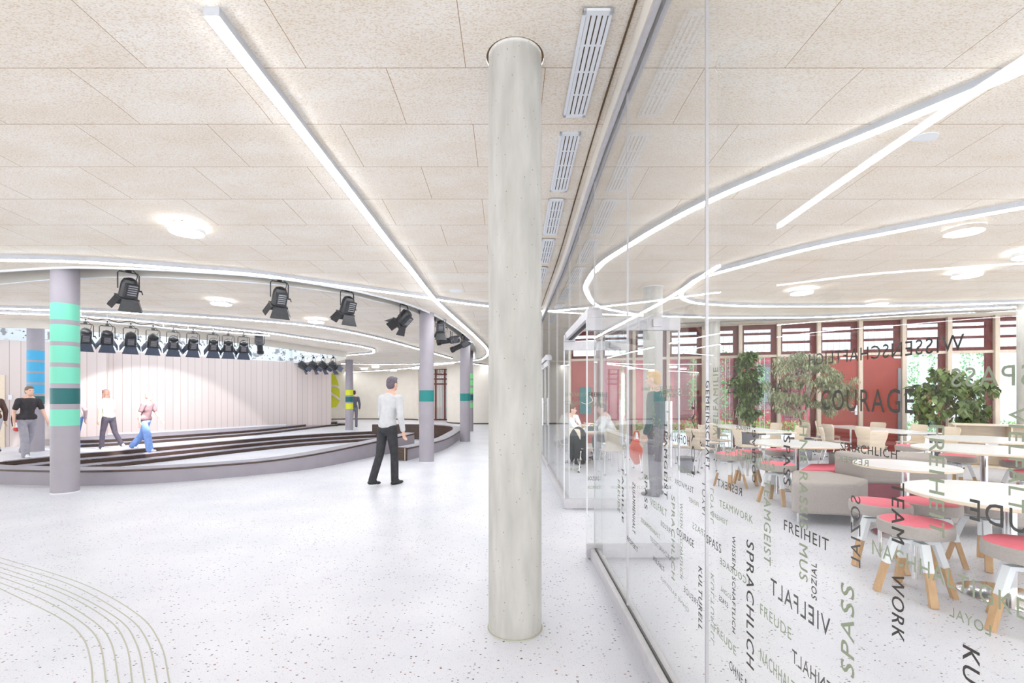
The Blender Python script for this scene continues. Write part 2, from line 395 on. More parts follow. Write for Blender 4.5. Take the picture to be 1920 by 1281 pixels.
# light-well lining: sand fascia on the near side, speckled plaster on the far side
struct(MB().sweep(VNc, [(0, -.20), (.04, -.20), (.04, .02), (0, .02)], zf=zc).build('trim_4', M['fascia'], sm=40))
struct(MB().sweep(VNc, [(.03, 0.0), (.045, 0.0), (.045, 2.0), (.03, 2.0)], zf=zc).build('trim_5', M['speckle'], sm=40))
vb2 = spline([(-7.7, 19.4), (-8.8, 20.3), (-9.8, 20.95)]+[(p[0], p[1]) for p in reversed(VB[::4])]+[(-15.6, 12.9), (-14.6, 12.2)], 4)
struct(MB().sweep(vb2, [(0, 3.0), (.03, 3.0), (.03, 5.1), (0, 5.1)]).build('wall_light_well', M['speckle'], sm=40))
struct(MB().sweep(vb2, [(-.07, 2.96), (.05, 2.96), (.05, 3.03), (-.07, 3.03)]).build('trim_6', M['trim'], sm=40))
mb = MB(); vp = [(p[0], p[1]) for p in VNc]+[(p[0], p[1]) for p in vb2]
cx = sum(p[0] for p in vp)/len(vp); cy = sum(p[1] for p in vp)/len(vp)
mb.add([(cx, cy, 5.05)]+[(p[0], p[1], 5.05) for p in vp], [(0, i+1, (i+1) % len(vp)+1) for i in range(len(vp))])
M['sky'] = mat('milky_skylight', (1, 1, 1), .5, emis=1.1, ecol=(.93, .97, 1))
struct(mb.build('window_20', M['sky']))

# ------------------------------------------------------------------ floor, sunken arena, steps
AT = spline([(-11.6, 9.9), (-11.5, 10.6), (-11.3, 11.35), (-11.1, 12.0), (-10.5, 12.9), (-8.9, 16.2), (-7.4, 18.2), (-5.77, 19.5)], 6)
RINGN = [fl(-220, 893), fl(-100, 901), fl(0, 908), fl(150, 911), fl(300, 906), fl(480, 891), fl(600, 877), fl(720, 852.5), fl(777, 843)]
RN = spline(RINGN, 6)
RINGF = [fl(763, 864), fl(815, 850), fl(840, 840), fl(858, 827), (-1.72, 16.6), (-2.0, 18.2), (-2.9, 19.3), (-4.2, 19.75), (-5.75, 19.6)]
RF = spline(RINGF, 6)
hole_f = [tuple(p[:2]) for p in offs(RN, .2)[3:]]+[(-2.55, 13.1), (-2.1, 13.3)]+[tuple(p[:2]) for p in offs(RF, .15)[12:-2]]+[tuple(p[:2]) for p in reversed(AT)]
out_f = [(-20, -5), (15.5, -5), (15.5, 10.4), (1.9, 14.25), (3.5, 26.3), (3.5, 34), (-20, 34)]
hole_far = []
struct(slab('floor', out_f, [hole_f], lambda x, y: 0, 2.5, M['floor']))
a_floor = MB(); hp = [Vector(p) for p in hole_f]
V_, E_, F_, *_ = tri(hp, [(i, (i+1) % len(hp)) for i in range(len(hp))], [], 1, 1e-5)
struct(MB().add([(v[0], v[1], -.33) for v in V_], [tuple(f) for f in F_]).build('floor_arena', M['floor']))
struct(MB().sweep([*[Vector(p) for p in hole_f[::2]], Vector(hole_f[0])], [(0, -.34), (-.02, -.34), (-.02, -.002), (0, -.002)]).build('trim_7', M['dkwood'], sm=40))
def steps(curve, z_top, rise, n, depth, names, sgn, labels):
    for i in range(n):
        zt = z_top-rise*i; e = offs(curve, -sgn*depth*i)
        r = emp('step', (0, 0, 0), 0, labels[i], 'step', 'dark steps of the stage')
        MB().sweep(e, [(0, zt-rise), (-sgn*.02, zt-rise), (-sgn*.02, zt-.012), (0, zt-.012)]).build('riser', M['dkwood'], r, sm=40)
        if i: MB().sweep(offs(curve, -sgn*depth*(i-1)), [(-sgn*.02, zt-.02), (-sgn*(depth+.02), zt-.02), (-sgn*(depth+.02), zt), (-sgn*.02, zt)]).build('tread', M['tread'], r, sm=40)
        else: MB().sweep(e, [(sgn*.10, zt-.008), (-sgn*.025, zt-.008), (-sgn*.025, zt+.006), (sgn*.10, zt+.006)]).build('nosing', M['tread'], r, sm=40)
steps(AT[6:], 0, .11, 3, .42, None, 1, ['top step of the lower stage flight, level with the white hall floor', 'middle step of the lower stage flight with a grey tread', 'lowest step of the lower stage flight, down on the sunken floor'])
BB = spline([fl(97, 839.8), fl(150, 839), fl(215, 836), fl(300, 830), fl(480, 816), fl(560, 807), fl(616, 800), (-8.3, 23.2), (-8.6, 24.2)], 6)
steps(offs(BB, .38), .18, .09, 2, .38, None, 1, ['top step of the upper flight below the planked stage wall', 'lower step of the upper flight at the foot of the stage wall'])
pf = [tuple(p[:2]) for p in offs(BB, .38)]+[(-9.6, 25), (-17, 25), (-17, 15)]
V_, E_, F_, *_ = tri([Vector(p) for p in pf], [(i, (i+1) % len(pf)) for i in range(len(pf))], [], 1, 1e-5)
struct(MB().add([(v[0], v[1], .178) for v in V_], [tuple(f) for f in F_]).build('floor_stage', M['tread']))
# bench rings round the arena
def ring(curve, w, hs, label, endcap):
    r = emp('bench_wall', (curve[0][0], curve[0][1], 0), 0, label, 'low wall')
    cv = [(p[0]-curve[0][0], p[1]-curve[0][1]) for p in curve]
    def hh(i): return hs(i)
    mb = MB(); P = len(cv); o = offs(cv, w); 
    def strip(mb, za, zb, d0, d1):
        a = offs(cv, d0); b = offs(cv, d1); vs = []
        for i in range(P):
            h = hh(i/(P-1)); A_, B_ = za(h), zb(h)
            vs += [(a[i][0], a[i][1], A_), (b[i][0], b[i][1], A_), (b[i][0], b[i][1], B_), (a[i][0], a[i][1], B_)]
        fs = [(i*4+j, i*4+(j+1) % 4, i*4+4+(j+1) % 4, i*4+4+j) for i in range(P-1) for j in range(4)]
        fs += [(3, 2, 1, 0), tuple(4*(P-1)+j for j in range(4))]; mb.add(vs, fs); return mb
    strip(MB(), lambda h: 0, lambda h: h-.045, .0, w).build('wall_body', M['ringwall'], r, sm=40)
    strip(MB(), lambda h: h-.045, lambda h: h-.012, -.006, w).build('wood_edge', M['dkwood'], r, sm=40)
    strip(MB(), lambda h: h-.012, lambda h: h, -.008, w+.005).build('seat_top', M['tread'], r, sm=40)
    strip(MB(), lambda h: -.33, lambda h: h-.02, w, w+.015).build('inner_panel', M['dkwood'], r, sm=40)
    if endcap:
        a = Vector(cv[0]); t_ = (Vector(cv[1])-a).normalized().to_2d(); n_ = Vector((-t_.y, t_.x)); h = hh(0)
        mb = MB(); p0 = a.to_2d()-t_*.03; p1 = p0+n_*w
        mb.add([(p0.x, p0.y, 0), (p1.x, p1.y, 0), (p1.x, p1.y, h), (p0.x, p0.y, h), *[(q.x+t_.x*.05, q.y+t_.y*.05, z) for q, z in ((p0, 0), (p1, 0), (p1, h), (p0, h))]],
               [(0, 1, 2, 3), (7, 6, 5, 4), (0, 4, 5, 1), (1, 5, 6, 2), (2, 6, 7, 3), (3, 7, 4, 0)]).build('end_panel', M['dkwood'], r)
        mb = MB()
        for s_ in (.03, w-.045):
            q = p0+n_*s_-t_*.004; q2 = q+n_*.012; mb.prism([(q.x, q.y), (q2.x, q2.y), (q2.x+t_.x*.01, q2.y+t_.y*.01), (q.x+t_.x*.01, q.y+t_.y*.01)], .01, h-.01)
        mb.build('brass_strip', M['yellow'] if False else M['oak'], r)
    return r
ring(RN, .33, lambda t: .265+.20*cl((t-.62)/.38)**1.2, 'long curved grey low wall with dark wood edge around the sunken stage floor', False)
ring(RF, .30, lambda t: .30, 'shorter curved bench wall with a dark wood end beside the plain purple column', True)
# inlaid floor lines at the lower left
il = emp('floor_inlay', (0, 0, .0005), 0, 'seven thin curved sand coloured lines inlaid in the terrazzo', 'inlay')
LN = [((0, 1104), (110, 1158), (154, 1195), (170, 1240), (174, 1290)), ((0, 1093), (75, 1122), (150, 1165), (186, 1205), (199, 1281)), ((0, 1082), (95, 1118), (175, 1165), (208, 1205), (223, 1281)),
      ((0, 1073), (110, 1110), (200, 1160), (236, 1208), (248, 1281)), ((0, 1064), (125, 1108), (220, 1160), (256, 1208), (272, 1281)), ((0, 1055), (130, 1096), (232, 1152), (276, 1202), (295, 1281)), ((0, 1046), (150, 1093), (255, 1150), (300, 1206), (318, 1281))]
for L_ in LN:
    pts = [fl(*p) for p in L_]; a, b = Vector(pts[0]), Vector(pts[1]); pts = [tuple(a-(b-a)*.8)]+pts
    a, b = Vector(pts[-1]), Vector(pts[-2]); pts.append(tuple(a+(a-b)*.5))
    MB().sweep(spline(pts, 8), [(-.0035, 0), (.0035, 0), (.0035, .0006), (-.0035, .0006)], caps=False).build('inlay_line', M['inlay'], il)

# ------------------------------------------------------------------ walls
def wallc(name, pts, z0, z1, material, th=.12):
    return struct(MB().sweep([Vector(p) for p in pts], [(0, z0), (0, z1), (th, z1), (th, z0)]).build(name, material, sm=35))
wallc('wall_stage', WALLcv+[Vector((-9.70, 20.85))], .1, 3.0, M['plank'])
wallc('wall_stage_end', [(-9.9, 20.6), (-9.2, 21.4), (-8.62, 22.3), (-8.9, 23.2)], .1, 3.05, M['plank'])
wallc('wall_stage_panel', [(-13.95, 14.6), (-13.22, 15.25), (-13.5, 15.6)], 0, 3.1, M['plank'], .05)
wallc('wall_stage_left', [(-17.5, 11.8), (-13.55, 14.3), (-13.9, 15.3)], 0, 3.12, M['plank'])
struct(MB().sweep(offs(WALLcv, -.012), [(0, .18), (.0, .235), (.02, .235), (.02, .18)]).build('baseboard_stage', M['trim'], sm=40))
FW = spline([(-16, 24), (-13.5, 27.5), (-11.4, 28.8), (-9, 29.3), (-6.3, 28.9), (-5.55, 28.2)], 6)
wallc('wall_back', FW, 0, 3.25, M['cream'])
wallc('wall_back_right', [(-5.9, 31), (-2, 31)], 0, 3.2, M['cream'])
CW = spline([(-3.35, 28), (-3.55, 26.6), (-3.3, 25.3), (-2.5, 24.55), (-1.4, 24.3), (1.2, 24.6)], 6)
wallc('wall_round', CW, 0, 3.4, M['cream'])
wallc('wall_corridor', [(1.2, 24.6), (1.9, 25.9), (3.4, 26.0)], 0, 3.4, M['plank'])
wallc('wall_corridor_right', [(3.4, 26.2), (1.85, 14.2)], 0, 3.6, M['cream'])
struct(MB().sweep(offs(CW, -.01), [(0, 0), (0, .06), (.02, .06), (.02, 0)]).sweep(offs(FW, -.01), [(0, 0), (0, .06), (.02, .06), (.02, 0)]).build('baseboard_back', M['dkwood'], sm=40))
# dark-framed glazed screen between the two cream walls
g = emp('window_30', (-5.0, 28.0, 0), 0); struct(g)
mb = MB()
for x in (0, .55, 1.1, 1.62): mb.box((x-.05, 0, 0), (x+.05, .12, 3.2))
for z in (.05, 2.2, 2.5, 2.8, 3.1): mb.box((0, .01, z-.04), (1.62, .1, z+.04))
mb.build('window_frame', M['redframe'], g); MB().box((0, .05, 0), (1.62, .06, 3.2)).build('pane', M['winglass'], g)
mb = MB()
for k in range(12): mb.box((k*.14, .5, 0), (k*.14+.06, .53, 3.2))
mb.build('slat_screen', M['white_slat'], g)
# planked door, switch plate and exit details on the left wall
def onleft(t, z, d=.0):   # along first stretch of the left wall
    a = Vector((-17.5, 11.8)); b = Vector((-13.55, 14.3)); u_ = (b-a).normalized(); n_ = Vector((u_.y, -u_.x)); p = a+u_*t+n_*d
    return Vector((p.x, p.y, z)), u_, n_
def leftbox(t0, t1, z0, z1, d0, d1):
    mb = MB(); vs = []
    for z in (z0, z1):
        for t_, d_ in ((t0, d0), (t1, d0), (t1, d1), (t0, d1)): vs.append(onleft(t_, z, d_)[0])
    return mb.add(vs, [(3, 2, 1, 0), (4, 5, 6, 7), (0, 1, 5, 4), (1, 2, 6, 5), (2, 3, 7, 6), (3, 0, 4, 7)])
d = leftbox(2.2, 3.28, 0, 2.1, .005, .03).build('door_1', M['oak']); struct(d)
h = leftbox(3.08, 3.21, 1.03, 1.06, .03, .08).build('door_handle', M['black'], d)
sp_ = leftbox(3.345, 3.43, 1.38, 1.52, .003, .02).build('switch_plate', M['ltgrey']); tag(sp_, 'small white switch plate on the planked wall at the far left', 'switch')
bx_ = onleft(3.55, .45, .10)[0]
fe = emp('fire_extinguisher', bx_, 0, 'red fire extinguisher hanging on the planked wall at the far left', 'fire extinguisher')
MB().lathe([(.03, 0), (.075, .03), (.078, .38), (.05, .44), (.025, .46)], n=20).build('cylinder_body', M['red'], fe, sm=40)
MB().lathe([(.0785, .12), (.0785, .27)], n=20).build('paper_label', M['ltgrey'], fe, sm=40)
MB().box((-.03, -.015, .46), (.05, .015, .49)).box((-.03, -.01, .50), (.07, .01, .515)).bar((0, 0, .45), (0, 0, .51), .015).build('valve', M['black'], fe)
MB().tube(spline([(-.02, 0, .48), (-.12, 0, .5), (-.16, 0, .36), (-.13, 0, .15)], 5), .012).build('hose', M['black'], fe, sm=60)
# yellow wall graphic with a white S
def decal(name, pts, Yw, z, material, parent=None):
    return MB().add([(p[0], Yw, p[1]) for p in pts], [tuple(range(len(pts)))]).build(name, material, parent)
g = emp('wall_graphic', (0, 0, 0), 0, 'lime yellow graphic with a white letter S on the cream back wall', 'wall graphic')
def at(u, v, Y): return ((u-CU)/F*Y, H0+(CV-v)/F*Y)
gy = 28.2
decal('yellow_shape', [at(u, v, gy) for u, v in ((600, 700), (628, 702), (634, 717), (637, 735), (637, 752), (631, 763), (620, 765), (600, 764))], gy, 0, M['yellow'], g)
s_ = spline([at(u, v, gy) for u, v in ((636, 728), (629, 724), (620, 725), (616, 731), (621, 738), (630, 744), (636, 750))], 6)
MB().tube([(p[0], gy-.01, p[1]) for p in s_], .07, 6).build('letter_s', M['cream'], g)
decal('small_text_block', [at(u, v, gy-.02) for u, v in ((615, 753), (621, 753), (621, 757), (615, 757))], gy-.02, 0, M['dkwood'], g)
# left and near closing walls out of frame are open to daylight

# ------------------------------------------------------------------ columns
def column(u, vb, r, bands, label, X=None, Y=None, ztop=None):
    if X is None: X, Y = fl(u, vb)
    top = ztop or zc(X, Y)+.22
    g = emp('column', (X, Y, 0), 0, label, 'column')
    MB().lathe([(r, 0), (r, top)], n=48).build('shaft', M['column'], g, sm=40)
    for v0, v1, k in bands:
        z0 = H0-(v1-CV)*(Y-r*.8)/F; z1 = H0-(v0-CV)*(Y-r*.8)/F
        MB().lathe([(r+.0015, z0), (r+.0015, z1)], n=48).build('painted_band', M[k], g, sm=40)
    MB().lathe([(r+.004, 0), (r+.004, .012)], n=48).build('foot_joint', M['trim'], g, sm=40)
    return g
c0 = emp('column', (.037, 3.0, 0), 0, 'large bare concrete column in the foreground beside the glass wall', 'column')
MB().lathe([(.171, 0), (.171, 3.9)], n=96).build('shaft', M['concrete'], c0, sm=40)
MB().lathe([(.178, 0), (.178, .008)], n=96).build('foot_joint', M['inlay'], c0, sm=40)
MB().lathe([(.1865, 3.690), (.1865, 3.9)], n=64).build('ceiling_collar', M['shadow_gap'], c0)
cX = (120-CU)/F*7.2
column(0, 0, .172, [(568, 599, 'mint'), (608, 640, 'mint'), (648, 680, 'mint'), (688, 719, 'mint'), (728, 758, 'petrol'), (768, 799, 'mint')], 'purple-grey column with mint green and dark petrol bands at the left', cX, 7.22)
column(0, 0, .172, [(657, 675, 'blue'), (679, 696, 'blue'), (700, 717, 'blue'), (721, 738, 'blue'), (743, 758, 'petrol')], 'purple-grey column with sky blue bands behind the mint banded one', (67-CU)/F*12.4, 12.4)
column(800, 866, .165, [(732, 753, 'teal')], 'purple-grey column with one teal band at the dark bench end')
column(872, 828.5, .165, [(738, 752, 'teal')], 'purple-grey column with one teal band right of the bench end column')
column(655, 807, .16, [(731, 741, 'yellow'), (744, 754, 'petrol'), (756.5, 767, 'yellow')], 'purple-grey column with lime yellow bands in front of the back wall')
column(880, 809, .165, [(700, 710, 'lightgreen'), (713, 723, 'lightgreen'), (727, 737, 'lightgreen'), (740, 751, 'petrol'), (755, 765, 'lightgreen')], 'purple-grey column with light green bands, mostly hidden behind another column')
def ccol(X, Y, label):
    g = emp('column', (X, Y, 0), 0, label, 'column'); MB().lathe([(.17, 0), (.17, zc(X, Y)+.05)], n=48).build('shaft', M['concrete'], g, sm=40)
    MB().lathe([(.185, zc(X, Y)-.012), (.185, zc(X, Y))], n=48).build('ceiling_ring', M['trim'], g, sm=40)
ccol((1224-CU)/F*8.4, 8.4, 'bare concrete column in the cafeteria behind the open glass doors')
ccol((1337-CU)/F*12.3, 12.3, 'bare concrete column standing close to the cafeteria windows, left of the plants')
ccol((1928-CU)/F*9.7, 9.7, 'bare concrete column at the right edge in front of the cafeteria windows')

# ------------------------------------------------------------------ ceiling lights
def led(pts, label, name='led_strip_light', px=True):
    P = [ce(*p) for p in pts] if px else pts
    cv = spline(P, 8); r = emp(name, (0, 0, 0), 0, label, 'strip light', 'recessed LED strip lights')
    MB().sweep(cv, [(-.045, -.055), (-.045, .01), (.045, .01), (.045, -.055)], zf=zc).build('housing', M['housing'], r, sm=40)
    MB().sweep(cv, [(-.036, -.066), (-.036, -.054), (.036, -.054), (.036, -.066)], zf=zc).build('diffuser', M['led'], r, sm=40)
ex = lambda p, q, k: (p[0]+(p[0]-q[0])*k, p[1]+(p[1]-q[1])*k)
led([(-90, 477), (0, 480), (120, 482.5), (240, 489), (360, 498), (480, 508), (580, 522), (680, 536), (780, 550), (915, 569), (1037, 580), (1120, 584.5), (1206, 587.5), (1330, 591), (1440, 591.5), (1565, 589.5), (1765, 577.5), (1920, 570), (2050, 563)], 'long LED strip sweeping from the left edge above the slot and into the cafeteria')
led([(396, 12), (500, 148), (600, 278), (700, 410), (760, 487), (815, 557), (855, 595), (890, 627), (913, 652), (911, 666), (885, 674), (815, 679.5), (720, 681), (640, 680)], 'LED strip running diagonally from the top left and hooking back beside the column')
led([(-60, 572), (0, 573.5), (90, 576), (150, 578), (300, 585), (480, 597), (605, 610), (705, 630), (785, 652), (847, 670)], 'LED strip curving across the inner ceiling, second line below the stage lights')
led([(-60, 580), (0, 582), (150, 588.5), (300, 601), (480, 618), (580, 632), (655, 643), (695, 651), (701, 655.5), (694, 660), (645, 664)], 'LED strip looping round the light well above the stage')
led([(560, 699), (617, 698), (680, 695), (755, 690), (787, 685.5), (850, 679)], 'short LED strip near the cream back wall')
led([(885, 680), (915, 683.5), (960, 688)], 'short LED strip end above the round cream wall')
led([(2100, 25), (1920, 114), (1806, 164), (1628, 239), (1440, 318), (1340, 362), (1250, 409), (1178, 453), (1125, 490), (1100, 525), (1100, 543), (1115, 565), (1140, 575), (1206, 587)], 'large LED strip hooking round above the cafeteria doors')
led([(2100, 350), (1920, 379), (1675, 426), (1487, 466), (1322, 512), (1292, 530), (1277, 545), (1285, 557), (1322, 565), (1440, 569.5), (1690, 568), (1920, 562), (2100, 552)], 'LED strip forming a hairpin in the middle of the cafeteria ceiling')
LAMPS = [(350, 424, .19, 'round ceiling lamp nearest the camera on the left, left of the diagonal strip'), (415, 563, .19, 'round ceiling lamp over the arena between two curved strips'), (593, 598, .19, 'round ceiling lamp over the far side of the arena, right of the previous lamp'),
         (683, 690, .17, 'small round ceiling lamp right of the yellow banded column, first of the far lamps'), (704, 686.5, .17, 'small round far ceiling lamp, second from the yellow banded column'), (738, 693, .17, 'small round far ceiling lamp above the walking person, nearest the back wall'), (779, 689, .17, 'small round far ceiling lamp just left of the teal banded column'),
         (1813, 508, .2, 'round ceiling lamp in the cafeteria at the right, under the thin reflected line'), (1503, 542, .2, 'round ceiling lamp in the cafeteria near the middle of the windows'), (1932, 470, .2, 'round ceiling lamp in the cafeteria at the right picture edge')]
lamp0 = None
for u, v, r_, lb in LAMPS:
    X, Y = ce(u, v); z = zc(X, Y)
    if lamp0 is None:
        lamp0 = emp('ceiling_lamp', (X, Y, z), 0, lb, 'ceiling lamp', 'round ceiling lamps')
        MB().lathe([(.15, .01), (.17, 0), (.17, -.02), (.15, -.02)], n=32).build('mount', M['ltgrey'], lamp0, sm=40)
        MB().lathe([(.19, -.03), (.19, -.075), (.185, -.08)], n=40).build('rim', M['ltgrey'], lamp0, sm=40)
        MB().lathe([(.18, -.079), (.175, -.088)], n=40).build('diffuser', M['lamp'], lamp0, sm=40)
        MB().lathe([(.188, -.022), (.186, -.029)], n=40).build('uplight_ring', M['lamp'], lamp0, sm=40)
    else: dup(lamp0, (X, Y, z), 0, lb)
for u, v, lb in ((1725, 262, 'flush round white loudspeaker in the cafeteria ceiling'), (855, 545, 'small flush round loudspeaker in the ceiling above the diagonal strip')):
    X, Y = ce(u, v); o = emp('ceiling_speaker', (X, Y, zc(X, Y)), 0, lb, 'ceiling speaker')
    MB().lathe([(.12, .004), (.12, -.008), (.10, -.01)], n=36).build('rim', M['trim'], o, sm=40); MB().lathe([(.098, .0), (.098, -.009)], n=36).build('grille', M['ltgrey'], o, sm=40)
# long slotted vents beside the glass wall
VV = [(12, 215), (245, 356), (371, 438), (447, 492), (500, 531), (537, 561), (566, 584), (588, 602)]
ords = ['nearest', 'second', 'third', 'fourth', 'fifth', 'sixth', 'seventh', 'farthest']
for i, (va, vb) in enumerate(VV):
    Ya = ce(1120, va)[1]; Yb = ce(1080, vb)[1]; zz = zc(.5, (Ya+Yb)/2); sl = (zc(.5, Yb)-zc(.5, Ya))/(Yb-Ya)
    o = emp('ceiling_vent', (.50, Ya, zc(.5, Ya)-.012), 0, 'white slotted ceiling vent beside the glass wall, %s of the row' % ords[i], 'vent', 'slotted ceiling vents along the glass wall')
    o.rotation_euler = (math.atan(sl), 0, 0)
    Lg = Yb-Ya; mb = MB(); mb.box((-.085, 0, -.012), (-.065, Lg, .004)).box((.065, 0, -.012), (.085, Lg, .004)).box((-.085, 0, -.012), (.085, .03, .004)).box((-.085, Lg-.03, -.012), (.085, Lg, .004)); mb.build('frame', M['trim'], o)
    mb = MB()
    for k in range(4):
        x = -.065+.0325*k
        mb.box((x+.002, .03, -.009), (x+.026, Lg-.03, -.003))
    for k in range(5): mb.box((-.065, .03+k*(Lg-.06)/4-.006, -.010), (.065, .03+k*(Lg-.06)/4+.006, -.004))
    mb.build('slats', M['trim'], o)
    MB().box((-.066, .02, -.002), (.066, Lg-.02, .003)).build('dark_backing', M['shadow_gap'], o)

# ------------------------------------------------------------------ glass partition
GX = .79
lns = [(x, 0) for x in ()]
def along(X0, X1, z0f, z1f, Y0, Y1, n=14):
    mb = MB(); vs = []
    for i in range(n+1):
        Y = Y0+(Y1-Y0)*i/n
        vs += [(X0, Y, z0f(Y)), (X1, Y, z0f(Y)), (X1, Y, z1f(Y)), (X0, Y, z1f(Y))]
    fs = [(i*4+j, i*4+(j+1) % 4, i*4+4+(j+1) % 4, i*4+4+j) for i in range(n) for j in range(4)]+[(3, 2, 1, 0), tuple(4*n+j for j in range(4))]
    return mb.add(vs, fs)
zt = lambda Y: zc(.79, Y)
struct(along(.745, .835, lambda Y: zt(Y)-.13, lambda Y: zt(Y)+.01, -4, 24.3, 40).build('trim_8', M['cream']))
struct(along(.75, .778, lambda Y: zt(Y)-.16, lambda Y: zt(Y)-.13, -4, 24.3, 40).add([], []).build('trim_9', M['alu']))
struct(along(.802, .83, lambda Y: zt(Y)-.16, lambda Y: zt(Y)-.13, -4, 24.3, 40).build('trim_10', M['alu']))
struct(along(.693, .702, lambda Y: zt(Y)-.016, lambda Y: zt(Y)+.004, -4, 24.3, 40).build('trim_11', M['shadow_gap']))
DY0, DY1 = 4.30, 6.12          # first open doorway
D2a, D2b = 9.3, 11.2           # farther closed doors
def base(Y0, Y1, k): struct(along(.745, .835, lambda Y: 0, lambda Y: .095, Y0, Y1, 2).build('trim_%d' % k, M['alu'], bev=.004))
base(-4, DY0, 12); base(DY1, D2a, 13); base(D2b, 24.4, 14)
struct(along(.782, .798, lambda Y: .095, lambda Y: .1, -4, DY0, 2).build('trim_15', M['cable']))
panels = []
def panel(Y0, Y1, z0, label, top=None):
    g = emp('glass_panel', (GX, Y0, 0), 0, label, 'glass panel')
    n = 6; mb = MB(); vs = []; a, b = .004, Y1-Y0-.004
    for i in range(n+1):
        y = a+(b-a)*i/n; zz = (zt(Y0+y)-.15) if top is None else top
        vs += [(-.006, y, z0), (.006, y, z0), (.006, y, zz), (-.006, y, zz)]
    fs = [(i*4+j, i*4+(j+1) % 4, i*4+4+(j+1) % 4, i*4+4+j) for i in range(n) for j in range(4)]+[(3, 2, 1, 0), tuple(4*n+j for j in range(4))]
    mb.add(vs, fs).build('pane', M['glass'], g)
    for y in (.002, Y1-Y0-.004): MB().box((-.006, y-.0015, z0), (.006, y+.0015, zt(Y0+y)-.15 if top is None else top)).build('edge_seal', M['alu'], g)
    panels.append((Y0, Y1, g)); return g
panel(-1.2, .46, .095, 'nearest full height glass panel, mostly outside the right picture edge')
panel(.46, 1.857, .095, 'large lettered glass panel in front of the stools and round tables')
panel(1.857, 3.10, .095, 'lettered glass panel between the two tall seams, left of the nearest lettered one')
panel(3.10, DY0, .095, 'narrow looking glass panel next to the open doors')
panel(DY0, (DY0+DY1)/2, 2.325, 'glass pane above the nearer open door leaf')
panel((DY0+DY1)/2, DY1, 2.325, 'glass pane above the farther open door leaf')
panel(DY1, 7.7, .095, 'glass panel just beyond the open doors')
panel(7.7, D2a, .095, 'glass panel before the closed far doors')
panel(D2a, D2b, 2.3, 'glass pane above the closed far doors')
panel(D2b, 14.0, .095, 'glass panel beyond the closed far doors')
panel(14.0, 24.2, .095, 'most distant run of glass at the end of the corridor')
for (a, b, lb) in ((DY0, DY1, 'grey door header beam over the open glass doors'), (D2a, D2b, 'grey door header beam over the closed far glass doors')):
    g = emp('door_header', (GX, a, 2.232), 0, lb, 'door header')
    MB().box((-.055, 0, 0), (.055, b-a, .09)).build('beam', M['alu'], g, bev=.004)
    MB().box((-.02, 0, -.012), (.02, b-a, 0)).build('shadow_track', M['cable'], g)
    MB().box((-.07, -.02, -.02), (.07, .08, .06)).build('bracket', M['alu'], g, bev=.003); MB().box((-.07, b-a-.08, -.02), (.07, b-a+.02, .06)).build('bracket', M['alu'], g, bev=.003)
def leaf(Y, X0, W_, label, rz=0, handle_side=1):
    g = emp('glass_door', (X0, Y, 0), rz, label, 'glass door')
    MB().box((0, -.006, .13), (W_, .006, 2.10)).build('pane', M['glass'], g)
    MB().box((0, -.022, .012), (W_, .022, .135)).build('bottom_rail', M['alu'], g, bev=.003)
    MB().box((0, -.022, 2.10), (W_, .022, 2.22)).build('top_rail', M['alu'], g, bev=.003)
    MB().box((0, -.01, .135), (.012, .01, 2.1)).box((W_-.012, -.01, .135), (W_, .01, 2.1)).build('side_seal', M['ltgrey'], g)
    hx = W_-.10
    mb = MB()
    for s in (-1, 1):
        mb.bar((hx, .055*s, .85), (hx, .055*s, 1.45), .014)
        for z in (.95, 1.35): mb.bar((hx, 0, z), (hx, .055*s, z), .008)
    mb.build('handle', M['metal'], g, sm=40)
    MB().box((W_*.7, -.05, 2.13), (W_*.7+.08, -.022, 2.2)).build('hinge_box', M['alu'], g, bev=.003)
    return g
leafA = leaf(DY0-.02, .71, .86, 'nearer glass door leaf standing open at right angles, with lettering')
leafB = leaf(DY1+.02, .72, .86, 'farther glass door leaf standing open at right angles beside the students')
leaf(D2a+.02, GX, .93, 'nearer leaf of the closed glass doors down the corridor', PI/2)
lf = leaf(D2b-.02, GX, .93, 'farther leaf of the closed glass doors down the corridor', -PI/2)

# lettering foil on the glass
tcache = {}
def textmesh(s):
    if s in tcache: return tcache[s]
    cu = bpy.data.curves.new('word', 'FONT'); cu.body = s; cu.size = 1; cu.resolution_u = 3; cu.space_character = 1.15
    o = bpy.data.objects.new('word', cu); C.objects.link(o); bpy.context.view_layer.update()
    dg = bpy.context.evaluated_depsgraph_get(); me = bpy.data.meshes.new_from_object(o.evaluated_get(dg))
    vs = [v.co.copy() for v in me.vertices]; fs = [tuple(p.vertices) for p in me.polygons]
    bpy.data.objects.remove(o)
    n_ = len(vs); vs += [v+Vector((.016, .010, 0)) for v in vs]; fs += [tuple(i+n_ for i in f) for f in fs]
    x0 = min(v.x for v in vs); x1 = max(v.x for v in vs); y0 = min(v.y for v in vs); y1 = max(v.y for v in vs)
    r = ([((v.x-x0)/(x1-x0), (v.y-y0)/(y1-y0)) for v in vs], fs); tcache[s] = r; return r
def word(s, O, A_, B_, material, parent, off):
    vs, fs = textmesh(s); O, A_, B_ = Vector(O), Vector(A_), Vector(B_); inv = Vector(parent.location)
    me = MB().add([O+A_*x+B_*y+Vector(off)*(1 if i < len(vs)//2 else 1.08)-inv for i, (x, y) in enumerate(vs)], fs)
    return me.build('lettering', material, parent)
def gy_(u): return GX*F/(u-CU)
def gz_(u, v): return H0-(v-CV)*gy_(u)/F
